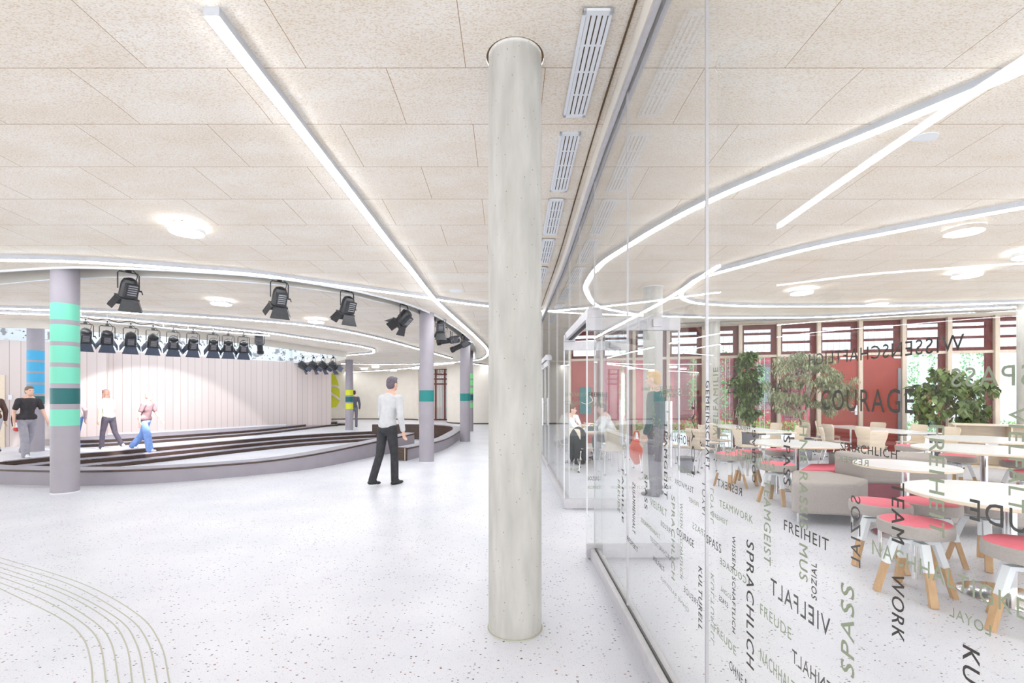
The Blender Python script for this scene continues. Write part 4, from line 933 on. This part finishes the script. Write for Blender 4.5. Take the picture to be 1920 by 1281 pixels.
# modular upholstered bench
def block(name, poly, z0, z1, material, parent, bev=.025):
    c = Vector((0, 0)); return MB().prism([(p[0]-parent.location.x, p[1]-parent.location.y) for p in poly], z0, z1).build(name, material, parent, bev=bev)
def legs(g, pts):
    for p in pts: MB().bar((p[0]-g.location.x, p[1]-g.location.y, 0), (p[0]-g.location.x, p[1]-g.location.y, .13), .014, n=12).build('leg', M['metal'], g, sm=40)
g = emp('upholstered_bench', (3.8, 5.7, 0), 0, 'low angular taupe bench block, nearest module of the seating island', 'bench')
block('seat_block', [(3.30, 5.43), (3.97, 5.27), (4.38, 5.66), (4.30, 6.25), (3.87, 6.35)], .12, .485, M['beige'], g, .035)
legs(g, [(3.42, 5.5), (3.95, 5.35), (4.28, 5.68), (3.9, 6.2)])
g = emp('upholstered_bench', (4.9, 6.3, 0), 0, 'taupe high backrest module with raspberry lower face in the seating island', 'bench')
block('seat_base', [(4.42, 5.85), (5.36, 5.68), (5.45, 6.15), (4.5, 6.3)], .1, .40, M['mauve'], g)
block('backrest', [(4.42, 5.83), (5.36, 5.66), (5.48, 6.25), (4.47, 6.4)], .39, .745, M['beige'], g, .04)
legs(g, [(4.5, 5.95), (5.3, 5.8)])
g = emp('upholstered_bench', (4.6, 7.0, 0), 0, 'bench module with coral pink seat and low taupe back behind the nearest block', 'bench')
block('seat_top', [(4.0, 6.4), (4.75, 6.35), (4.9, 7.0), (4.5, 6.95)], .40, .48, M['pink'], g)
block('seat_base', [(4.02, 6.42), (4.74, 6.37), (4.88, 6.98), (4.5, 6.94)], .12, .41, M['beige'], g)
block('backrest', [(4.93, 6.55), (5.6, 6.5), (5.7, 7.3), (4.98, 7.25)], .12, .62, M['beige'], g)
legs(g, [(4.1, 6.5), (4.8, 6.9)])
g = emp('upholstered_bench', (5.1, 5.1, 0), 0, 'low taupe bench block behind the nearest round table', 'bench')
block('seat_block', [(4.6, 4.95), (5.9, 4.65), (6.1, 5.3), (4.85, 5.42)], .12, .47, M['beige'], g, .035)
legs(g, [(4.7, 5.0), (5.8, 4.75)])
# long tables and plywood chairs
def long_table(X, Y, L_, W_, rz, label):
    g = emp('long_table', (X, Y, 0), rz, label, 'table')
    MB().box((-W_/2, 0, .716), (W_/2, L_, .738)).build('edge_band', M['oak'], g, bev=.003)
    MB().box((-W_/2+.002, .002, .737), (W_/2-.002, L_-.002, .742)).build('tabletop', M['tabletop'], g)
    for sx in (-1, 1):
        for y in (.1, L_-.1): MB().bar((sx*(W_/2-.1), y, 0), (sx*(W_/2-.1), y, .715), .022, n=14).build('leg', M['chrome'], g, sm=40)
    MB().box((-W_/2+.06, .07, .68), (-W_/2+.2, .13, .716)).box((W_/2-.2, .07, .68), (W_/2-.06, .13, .716)).build('corner_bracket', M['black'], g)
    MB().bar((-W_/2+.1, .12, .69), (W_/2-.1, .12, .69), .012).bar((-W_/2+.1, L_-.12, .69), (W_/2-.1, L_-.12, .69), .012).build('cross_rail', M['metal'], g)
long_table(1.75, 9.75, 2.7, 1.0, -.16, 'long white table with the seated students at the left of the cafeteria')
long_table(5.55, 9.6, 2.6, .8, .02, 'long white table with beech chairs left of the weeping fig')
long_table(8.35, 9.4, 2.5, .85, .0, 'long white table with beech chairs in front of the red doors')
ch0 = None
def chair(X, Y, rz, label):
    global ch0
    if ch0: return dup(ch0, (X, Y, 0), rz, label)
    g = ch0 = emp('chair', (X, Y, 0), rz, label, 'chair', 'beech plywood chairs')
    def shell(rows, th=.011):
        mb = MB(); n = 8; vs = []
        for (y, z, w_, curv, ny, nz) in rows:
            for k in range(n+1):
                s = -1+2*k/n; vs.append((s*w_, y+curv*s*s*ny, z+curv*s*s*nz))
        m_ = len(rows)*(n+1); vs += [(v[0], v[1]-th*1.0 if i//(n+1) >= 3 else v[1], v[2]-th) for i, v in enumerate(vs)]
        fs = []
        for i in range(len(rows)-1):
            for k in range(n):
                a = i*(n+1)+k; fs += [(a, a+1, a+n+2, a+n+1), (m_+a+n+1, m_+a+n+2, m_+a+1, m_+a)]
        rim = [k for k in range(n+1)]+[(i+1)*(n+1)-1 for i in range(1, len(rows))]+[(len(rows)-1)*(n+1)+k for k in reversed(range(n))]+[i*(n+1) for i in reversed(range(1, len(rows)-1))]
        for i in range(len(rim)): a, b = rim[i], rim[(i+1) % len(rim)]; fs.append((a, m_+a, m_+b, b))
        return mb.add(vs, fs)
    # one-piece shell: seat front at +Y, back rising at -Y
    shell([(.21, .435, .17, 0, 0, 0), (.19, .450, .20, .004, 0, 1), (.05, .448, .205, .012, 0, 1), (-.10, .440, .20, .016, 0, 1), (-.155, .452, .185, .012, .6, 1)]).build('seat', M['oak'], g, sm=50)
    shell([(-.155, .452, .185, .012, .6, 1), (-.185, .50, .165, .02, 1, 0), (-.195, .60, .165, .03, 1, 0), (-.215, .72, .19, .035, 1, 0), (-.235, .82, .195, .035, 1, 0), (-.24, .845, .17, .03, 1, 0)]).build('backrest', M['oak'], g, sm=50)
    for sx in (-1, 1):
        MB().tube(spline([(sx*.13, .12, .425), (sx*.17, .19, .40), (sx*.20, .22, 0.01)], 4), .011, 8).build('leg', M['chrome'], g, sm=50)
        MB().tube(spline([(sx*.13, -.08, .42), (sx*.17, -.15, .40), (sx*.20, -.24, 0.01)], 4), .011, 8).build('leg', M['chrome'], g, sm=50)
    MB().bar((-.13, .12, .425), (.13, .12, .425), .01).bar((-.13, -.08, .42), (.13, -.08, .42), .01).bar((-.13, .12, .425), (-.13, -.08, .42), .01).bar((.13, .12, .425), (.13, -.08, .42), .01).build('seat_frame', M['chrome'], g, sm=50)
    mb = MB()
    for sx in (-1, 1): mb.bar((sx*.2, .21, 0), (sx*.2, .24, .018), .016).bar((sx*.2, -.23, 0), (sx*.2, -.26, .018), .016)
    mb.build('foot_glides', M['black'], g)
    return g
def cu(u, Y): return (u-CU)/F*Y
CH = [(1.42, 9.35, -.9, 'beech chair with a dark jacket at the near left corner of the students table'), (cu(1147, 8.95), 8.95, 0.05, 'beech chair seen from behind at the near end of the students table'), (1.25, 10.2, -PI/2+.1, 'beech chair under the student in white at the far left'),
      (1.55, 12.75, PI, 'beech chair at the window end of the students table'), (2.55, 11.0, PI/2, 'beech chair under the student at the right of the students table'), (2.75, 11.9, PI/2, 'beech chair under the farther student on the right'), (cu(1195, 9.3), 9.3, .7, 'beech chair with the orange bag hanging on it'),
      (3.42, 10.05, -1.7, 'beech chair standing alone behind the door handle'), (cu(1313, 9.3), 9.3, -1.2, 'beech chair at the left of the second long table, nearest the lettered seam'), (cu(1333, 10.4), 10.4, -1.5, 'beech chair partly hidden behind the window column'), (4.95, 9.7, -1.6, 'beech chair seen from the side at the near left of the second long table'), (5.0, 11.0, -1.5, 'beech chair farther along the left side of the second long table'),
      (6.15, 10.1, 1.6, 'beech chair at the right side of the second long table'), (6.2, 11.1, 1.7, 'beech chair at the right side of the second long table, nearer the windows'), (5.6, 12.45, PI, 'beech chair at the window end of the second long table'), (6.7, 9.6, -2.0, 'beech chair turned away between the two long tables'),
      (7.6, 9.75, -1.45, 'beech chair seen from the side at the near left of the red door table'), (7.55, 10.7, -1.6, 'beech chair in the middle of the left side of the red door table'), (7.5, 11.5, -1.5, 'beech chair at the far left of the red door table'), (cu(1630, 8.9), 8.9, .15, 'beech chair seen from behind at the near end of the red door table'),
      (9.05, 9.7, 1.6, 'beech chair at the near right of the red door table'), (9.1, 10.5, 1.7, 'beech chair in the middle of the right side of the red door table'), (8.9, 11.4, 1.8, 'beech chair at the far right of the red door table'), (8.3, 12.1, PI, 'beech chair directly in front of the red doors')]
for a in CH: chair(*a)
# shelf cabinet
g = emp('shelf_cabinet', (9.5, 9.9, 0), -.62, 'low beech shelf cabinet with open compartments at the right', 'cabinet')
Lc = 3.4
MB().box((-.03, -.03, .87), (Lc, .45, .90)).build('top_panel', M['oak'], g, bev=.003)
for k in range(5): MB().box((k*.84, 0, .04), (k*.84+.022, .42, .87)).build('upright', M['oak'], g)
for k in range(4): MB().box((k*.84+.022, .01, .46), (k*.84+.84, .42, .48)).build('shelf', M['oak'], g)
MB().box((0, .40, .04), (Lc-.02, .42, .87)).build('back_panel', M['oak'], g)
MB().box((0, .03, 0), (Lc-.02, .4, .04)).build('plinth', M['oak'], g)
o = emp('paper_box', (9.5+.6*math.cos(-.62)+.02, 9.9+.6*math.sin(-.62)+.1, .48), -.62, 'small white box lying in the shelf cabinet', 'box')
MB().box((-.1, -.07, 0), (.1, .07, .06)).build('carton', M['ltgrey'], o, bev=.003); MB().box((-.102, -.072, .045), (.102, .072, .066)).build('lid', M['ltgrey'], o, bev=.003)
o = emp('waste_bin', (cu(1285, 9.1), 9.1, 0), 0, 'round grey bin under the chairs behind the glass door', 'bin')
MB().lathe([(.13, 0), (.16, .28), (.165, .29)], n=28).build('bin_body', M['pot'], o, sm=40); MB().lathe([(.166, .28), (.166, .3), (.155, .3)], n=28).build('bin_rim', M['pot'], o, sm=40)
# bag hanging over the chair back, jacket, things on the students table
bgx, bgy = cu(1193, 9.1), 9.12
o = emp('bag', (bgx, bgy, .42), .5, 'bright orange bag hanging on a chair behind the open glass door', 'bag')
MB().ell((0, 0, .0), (.16, .09, .24)).ell((.02, 0, -.14), (.12, .07, .14)).build('bag_body', M['orange'], o, sm=60)
MB().tube(spline([(-.08, 0, .2), (-.04, 0, .36), (.06, 0, .36), (.09, 0, .2)], 5), .016).build('strap', M['orange'], o, sm=60)
M['jacket'] = noisy('black_jacket_cloth', (.02, .02, .022), (.04, .04, .045), 12, .85, .2)
o = emp('jacket', (1.36, 9.17, .45), .1, 'dark jacket draped over the near left chair of the students table', 'jacket')
MB().ell((0, 0, .12), (.19, .07, .32)).ell((-.12, 0, .0), (.07, .06, .25)).ell((.12, 0, -.02), (.07, .06, .25)).build('cloth', M['jacket'], o, sm=60)
def small(name, x, y, label, cat, fn):
    o = emp(name, (x, y, .742), 0, label, cat); fn(o)
def cup(c):
    def f(o): MB().lathe([(.03, 0), (.035, .09), (.032, .09), (.028, .01)], n=18).build('cup_body', c, o, sm=40); MB().lathe([(.0, .07), (.03, .071)], n=18).build('drink', M['dkwood'], o)
    return f
small('cup', 1.62, 10.2, 'orange-brown paper cup on the students table', 'cup', cup(M['legwood']))
small('cup', 1.95, 10.9, 'yellow cup at the middle of the students table', 'cup', cup(M['yellow']))
def bagf(o): MB().box((-.12, -.09, 0), (.12, .09, .1)).build('case_body', M['black'], o, bev=.02); MB().tube([(-.05, 0, .1), (-.03, 0, .13), (.03, 0, .13), (.05, 0, .1)], .008).build('grip', M['black'], o)
small('pencil_case', 1.78, 10.0, 'dark bag lying on the near end of the students table', 'case', bagf)
def paper(o): MB().box((-.105, -.15, 0), (.105, .15, .004)).build('sheets', M['trim'], o)
small('paper_stack', 1.55, 10.7, 'white papers lying on the students table', 'paper', paper)
pn = emp('wall_panel', (2.15, 14.02, 0), wa, 'blue-green panel on the red window frame behind the students', 'panel')
MB().box((0, -.16, .95), (.32, -.1, 1.75)).build('board', M['petrol'], pn, bev=.005); MB().tube(spline([(.3, -.18, 1.5), (.38, -.2, 1.35), (.2, -.2, 1.25), (.05, -.18, 1.3)], 5), .008).build('white_cord', M['ltgrey'], pn)
rp_ = struct(MB().box((0, -.03, 0), (.9, .0, 2.55)).build('trim_17', M['reddoor'])); rp_.location = (1.9, 14.17, 0); rp_.rotation_euler.z = wa

# ------------------------------------------------------------------ people
def remesh(mb, name, material, parent, vox, it=4):
    me = bpy.data.meshes.new('tmp'); me.from_pydata([tuple(v) for v in mb.v], [], mb.f)
    o = bpy.data.objects.new('tmp', me); C.objects.link(o)
    md = o.modifiers.new('r', 'REMESH'); md.mode = 'VOXEL'; md.voxel_size = vox; md.use_smooth_shade = True
    sm_ = o.modifiers.new('s', 'SMOOTH'); sm_.factor = .5; sm_.iterations = it
    bpy.context.view_layer.update(); dg = bpy.context.evaluated_depsgraph_get()
    m2 = bpy.data.meshes.new_from_object(o.evaluated_get(dg)); bpy.data.objects.remove(o)
    m2.name = name; m2.polygons.foreach_set('use_smooth', [True]*len(m2.polygons)); m2.materials.clear(); m2.materials.append(material)
    r = bpy.data.objects.new(name, m2); C.objects.link(r); r.parent = parent; return r
def limb(mb, p, q, r0, r1):
    mb.bar(p, q, r0, r1, n=14); mb.ell(p, (r0,)*3, nu=12, nv=8); mb.ell(q, (r1,)*3, nu=12, nv=8)
def J(pose, h, ph=0.0):
    """joint positions, facing +Y, soles at z=0"""
    s = h/1.75; V = Vector; j = {}
    hipz = .92
    if pose == 'sit': hipz = .50
    j['pel'] = V((0, 0, hipz)); lean = .08 if pose == 'walk' else (.22 if pose == 'sit' else 0.0)
    j['chest'] = V((0, lean*.8, hipz+.38)); j['neck'] = V((0, lean*1.15, hipz+.54)); j['head'] = V((0, lean*1.15+.03, hipz+.70))
    for sd, x in (('L', -1), ('R', 1)):
        sg = x*ph
        j['sh'+sd] = V((x*.19, lean*1.05, hipz+.47)); j['hip'+sd] = V((x*.09, 0, hipz-.02))
        if pose == 'walk':
            a = sg*.50; k = .15 if sg > 0 else .75*abs(ph)
            j['kn'+sd] = j['hip'+sd]+V((0, math.sin(a)*.43, -math.cos(a)*.43))
            b = a-k; j['an'+sd] = j['kn'+sd]+V((0, math.sin(b)*.42, -math.cos(b)*.42))
            c = -sg*.45; j['el'+sd] = j['sh'+sd]+V((x*.06, math.sin(c)*.29, -math.cos(c)*.29))
            j['wr'+sd] = j['el'+sd]+V((x*.01, math.sin(c+.35)*.25, -math.cos(c+.35)*.25))
        elif pose == 'sit':
            j['kn'+sd] = j['hip'+sd]+V((x*.04, .43, 0)); j['an'+sd] = j['kn'+sd]+V((0, -.05, -.40))
            j['el'+sd] = j['sh'+sd]+V((x*.07, .16, -.23)); j['wr'+sd] = j['el'+sd]+V((-x*.08, .23, .04))
        else:
            j['kn'+sd] = j['hip'+sd]+V((x*.01, .01, -.43)); j['an'+sd] = j['kn'+sd]+V((0, -.02, -.42))
            j['el'+sd] = j['sh'+sd]+V((x*.06, -.02, -.29)); j['wr'+sd] = j['el'+sd]+V((0, .09 if ph == 0 else .2, -.24 if ph == 0 else -.1))
    if pose != 'sit':
        mn = min(j['anL'].z, j['anR'].z)
        for k in j: j[k] = j[k]+V((0, 0, .075-mn))
    return {k: v*s for k, v in j.items()}, s
def person(X, Y, rz, label, pose='stand', h=1.75, ph=0, z=0, shirt=(.8, .8, .82), pants=(.02, .02, .02), hair=(.05, .03, .02), skin=(.72, .45, .34), shoes=(.02, .02, .02), wide=1.0, sleeve='long', vox=.010, hairlen=0, extra=None):
    g = emp('person', (X, Y, z), rz, label, 'person'); j, s = J(pose, h, ph)
    sk = noisy('skin_tone', skin, tuple(c*1.05 for c in skin), 8, .5); sh = noisy('top_cloth', shirt, tuple(min(1, c*1.12+.01) for c in shirt), 14, .85, .15)
    pa = noisy('trouser_cloth', pants, tuple(min(1, c*1.2+.01) for c in pants), 14, .85, .15); ha = noisy('hair_tone', hair, tuple(c*1.5+.01 for c in hair), 40, .6, .4); so = mat('shoe_leather', shoes, .4)
    V = Vector; b = MB(); hd = j['head']; S = s
    b.ell(hd+V((0, 0, .02*S)), (.073*S, .092*S, .108*S)); b.ell(hd+V((0, .035*S, -.055*S)), (.052*S, .055*S, .055*S))
    b.add(*[[v for v in ()], []]); limb(b, hd+V((0, .088*S, .01*S)), hd+V((0, .108*S, -.022*S)), .009*S, .015*S)
    b.ell(hd+V((0, .083*S, -.058*S)), (.024*S, .012*S, .009*S))
    for x in (-1, 1): b.ell(hd+V((x*.077*S, -.005*S, 0)), (.011*S, .022*S, .032*S))
    limb(b, hd+V((0, -.02*S, -.05*S)), j['neck']-V((0, 0, .05*S)), .052*S, .06*S)
    b.ell((j['chest']+j['neck'])/2, (.15*S, .09*S, .16*S)); b.ell(j['chest'], (.145*S, .10*S, .2*S)); b.ell(j['pel'], (.14*S, .10*S, .12*S)); limb(b, j['chest'], j['pel'], .11*S, .11*S)
    for d in 'LR':
        x = -1 if d == 'L' else 1
        limb(b, j['sh'+d], j['el'+d], .05*S, .038*S); limb(b, j['el'+d], j['wr'+d], .037*S, .026*S); limb(b, j['neck']-V((0, 0, .06*S)), j['sh'+d], .05*S, .052*S)
        limb(b, j['hip'+d], j['kn'+d], .078*S, .052*S); limb(b, j['kn'+d], j['an'+d], .05*S, .034*S)
        f = (j['wr'+d]-j['el'+d]).normalized(); side = V((x, 0, 0)); side = (side-f*side.dot(f)).normalized(); nrm = f.cross(side)
        pw = side if pose == 'sit' else nrm
        hw_ = j['wr'+d]; pc = hw_+f*.05*S; Mx = Matrix((pw, nrm if pose != 'sit' else nrm, f)).transposed() if False else None
        other = f.cross(pw)
        b.ell(pc, (1, 1, 1), M=Matrix((pw*.038*S, f*.05*S, other*.017*S)).transposed())
        for k, (o_, L_) in enumerate(((-.028, .062), (-.010, .074), (.009, .070), (.027, .055))):
            a0 = hw_+f*.085*S+pw*o_*S; curl = other*(-.012*x*S) ; a1 = a0+f*L_*.5*S+curl; a2 = a1+f*L_*.42*S+curl*2
            limb(b, a0, a1, .0095*S, .009*S); limb(b, a1, a2, .009*S, .0075*S)
        t0 = hw_+f*.03*S-pw*.03*S; t1 = t0+(f*.7-pw*.6)*.035*S; limb(b, t0, t1, .012*S, .011*S); limb(b, t1, t1+(f-pw*.15)*.028*S, .011*S, .009*S)
        limb(b, j['an'+d], j['an'+d]+V((0, .03*S, -.045*S)), .026*S, .02*S)
    body = remesh(b, 'body', sk, g, vox*.85)
    t_ = MB(); w_ = wide
    t_.ell((j['chest']+j['neck'])/2-V((0, 0, .03*S)), (.175*S, .115*S, .15*S)); t_.ell(j['chest'], (.168*S, .125*S, .21*S)); t_.ell(j['pel']+V((0, 0, .06*S)), (.165*S*w_, .128*S, .13*S)); limb(t_, j['chest'], j['pel']+V((0, 0, .05*S)), .13*S, .13*S)
    for d in 'LR':
        limb(t_, j['neck']-V((0, 0, .06*S)), j['sh'+d], .064*S, .068*S); limb(t_, j['sh'+d], j['el'+d] if sleeve != 'short' else j['sh'+d]*.35+j['el'+d]*.65, .066*S, .058*S)
        if sleeve == 'long': limb(t_, j['el'+d], j['el'+d]*.1+j['wr'+d]*.9, .054*S, .042*S)
    t_.ell(j['neck']-V((0, .005*S, .045*S)), (.082*S, .078*S, .05*S)); remesh(t_, 'top', sh, g, vox)
    p_ = MB(); p_.ell(j['pel']-V((0, 0, .03*S)), (.16*S, .122*S, .11*S))
    for d in 'LR':
        limb(p_, j['hip'+d], j['kn'+d], .094*S, .066*S*w_); e_ = j['an'+d]+V((0, 0, .0)); limb(p_, j['kn'+d], e_-V((0, 0, .02*S)), .066*S*w_, .062*S*w_)
    remesh(p_, 'trousers', pa, g, vox)
    for d in 'LR':
        a = j['an'+d]; q = MB(); tilt = V((0, .16, 0)); dz = a.z-.075*S
        pit = .9*min(1, max(0, dz*4)) if pose == 'walk' else 0
        R = Matrix.Rotation(-pit, 3, 'X')
        for c_, r_ in (((0, -.03, -.045), (.042, .055, .034)), ((0, .06, -.047), (.045, .085, .032)), ((0, .13, -.05), (.048, .06, .028)), ((0, .0, -.01), (.044, .055, .045)), ((0, .05, -.02), (.038, .05, .035))):
            q.ell(a+R @ (V(c_)*S), tuple(x_*S for x_ in r_), M=R)
        shoe = remesh(q, 'shoe', so, g, .007)
    hm = MB(); hm.ell(hd+V((0, -.016*S, .05*S)), (.083*S, .098*S, .092*S)); hm.ell(hd+V((0, -.045*S, .005*S)), (.078*S, .066*S, .09*S)); hm.ell(hd+V((0, .05*S, .10*S)), (.055*S, .045*S, .03*S))
    if hairlen: hm.ell(hd+V((0, -.06*S, -.09*S)), (.08*S, .05*S, hairlen*S)); limb(hm, hd+V((-.075*S, -.03*S, .02*S)), hd+V((-.08*S, 0, -.15*S)), .022*S, .02*S); limb(hm, hd+V((.075*S, -.03*S, .02*S)), hd+V((.08*S, 0, -.15*S)), .022*S, .02*S)
    remesh(hm, 'hair', ha, g, .008)
    for x in (-1, 1): MB().ell(hd+V((x*.030*S, .080*S, .018*S)), (.012*S, .010*S, .008*S)).build('eye', M['black'], g, sm=60)
    if extra: extra(g, j, S)
    return g
Xp, Yp = fl(726, 909)
def band(g, j, S): MB().box((-.12*S, -.16*S, j['chest'].z+.02*S), (.12*S, -.115*S, j['chest'].z+.035*S)).build('back_print', M['pink'], g)
person(Xp, Yp, -.5, 'person in a white jumper and black trousers walking away near the bench', 'walk', 1.80, .34, shirt=(.56, .56, .57), pants=(.03, .03, .034), hair=(.10, .08, .10), vox=.009)
def cap(g, j, S):
    hd = j['head']; MB().lathe([(.088*S, .06*S), (.09*S, .09*S), (.07*S, .135*S), (.0, .15*S)], c=(hd.x, hd.y), n=20).build('cap', M['bark'], g, sm=60); c_ = g.children[-1]; 
Xa, Ya = fl(50, 857)
pl = person(Xa, Ya, -1.9, 'person in a dark short-sleeved top at the left, beside the fire extinguisher', 'walk', 1.72, .5, shirt=(.035, .03, .035), pants=(.30, .29, .33), hair=(.16, .10, .06), sleeve='short', wide=1.25, shoes=(.75, .75, .75), vox=.011)
Xa, Ya = fl(204, 842)
person(Xa, Ya, 1.4, 'person in a pale green top and dark trousers walking below the stage wall', 'walk', 1.66, -.5, shirt=(.70, .74, .58), pants=(.06, .05, .07), hair=(.22, .12, .09), shoes=(.75, .75, .72), vox=.012, sleeve='short', hairlen=.08)
Xa, Ya = fl(272, 846)
person(Xa, Ya, -1.5, 'person in wide light blue jeans and a brown top on the stage steps', 'walk', 1.58, .6, shirt=(.20, .12, .13), pants=(.20, .33, .68), hair=(.28, .18, .14), shoes=(.85, .86, .9), wide=1.5, vox=.012, sleeve='short', z=0)
Xa, Ya = fl(142, 842)
person(Xa, Ya, 1.2, 'person in blue jeans mostly hidden behind the mint banded column', 'walk', 1.65, .45, shirt=(.55, .42, .44), pants=(.08, .14, .38), vox=.014)
Xa, Ya = fl(-12, 852)
person(Xa, Ya, 1.3, 'person at the extreme left edge of the picture, only a dark brown arm showing', 'walk', 1.7, .5, shirt=(.12, .06, .05), pants=(.5, .5, .55), vox=.014)
Xa, Ya = fl(664, 801)
person(Xa, Ya, .3, 'distant person in a dark coat standing behind the yellow banded column', 'stand', 1.72, 0, shirt=(.10, .10, .13), pants=(.16, .15, .2), vox=.014)
person((1229-CU)/F*7.0, 7.0, 1.0, 'blond person in a dark petrol top standing behind the lettered glass', 'stand', 1.85, 0, shirt=(.02, .075, .08), pants=(.12, .105, .13), hair=(.55, .36, .16), skin=(.75, .5, .4), vox=.011)
person(1.10, 10.25, -PI/2+.05, 'student in a white shirt seated at the left side of the table, head bent down', 'sit', 1.72, 0, shirt=(.85, .85, .87), pants=(.05, .05, .06), hair=(.10, .05, .03), vox=.012)
person(2.65, 11.85, PI/2, 'student in a white shirt seated at the far right of the table', 'sit', 1.70, 0, shirt=(.82, .80, .78), pants=(.05, .06, .1), hair=(.13, .07, .04), vox=.012)
person(2.45, 10.95, PI/2+.1, 'student in a white shirt seated near right, behind the glass door', 'sit', 1.72, 0, shirt=(.85, .85, .85), pants=(.05, .05, .06), hair=(.09, .05, .03), vox=.012)
person(1.62, 12.7, PI, 'student in a pale shirt seated at the window end of the table', 'sit', 1.68, 0, shirt=(.78, .78, .8), pants=(.06, .06, .07), hair=(.14, .08, .05), vox=.013)
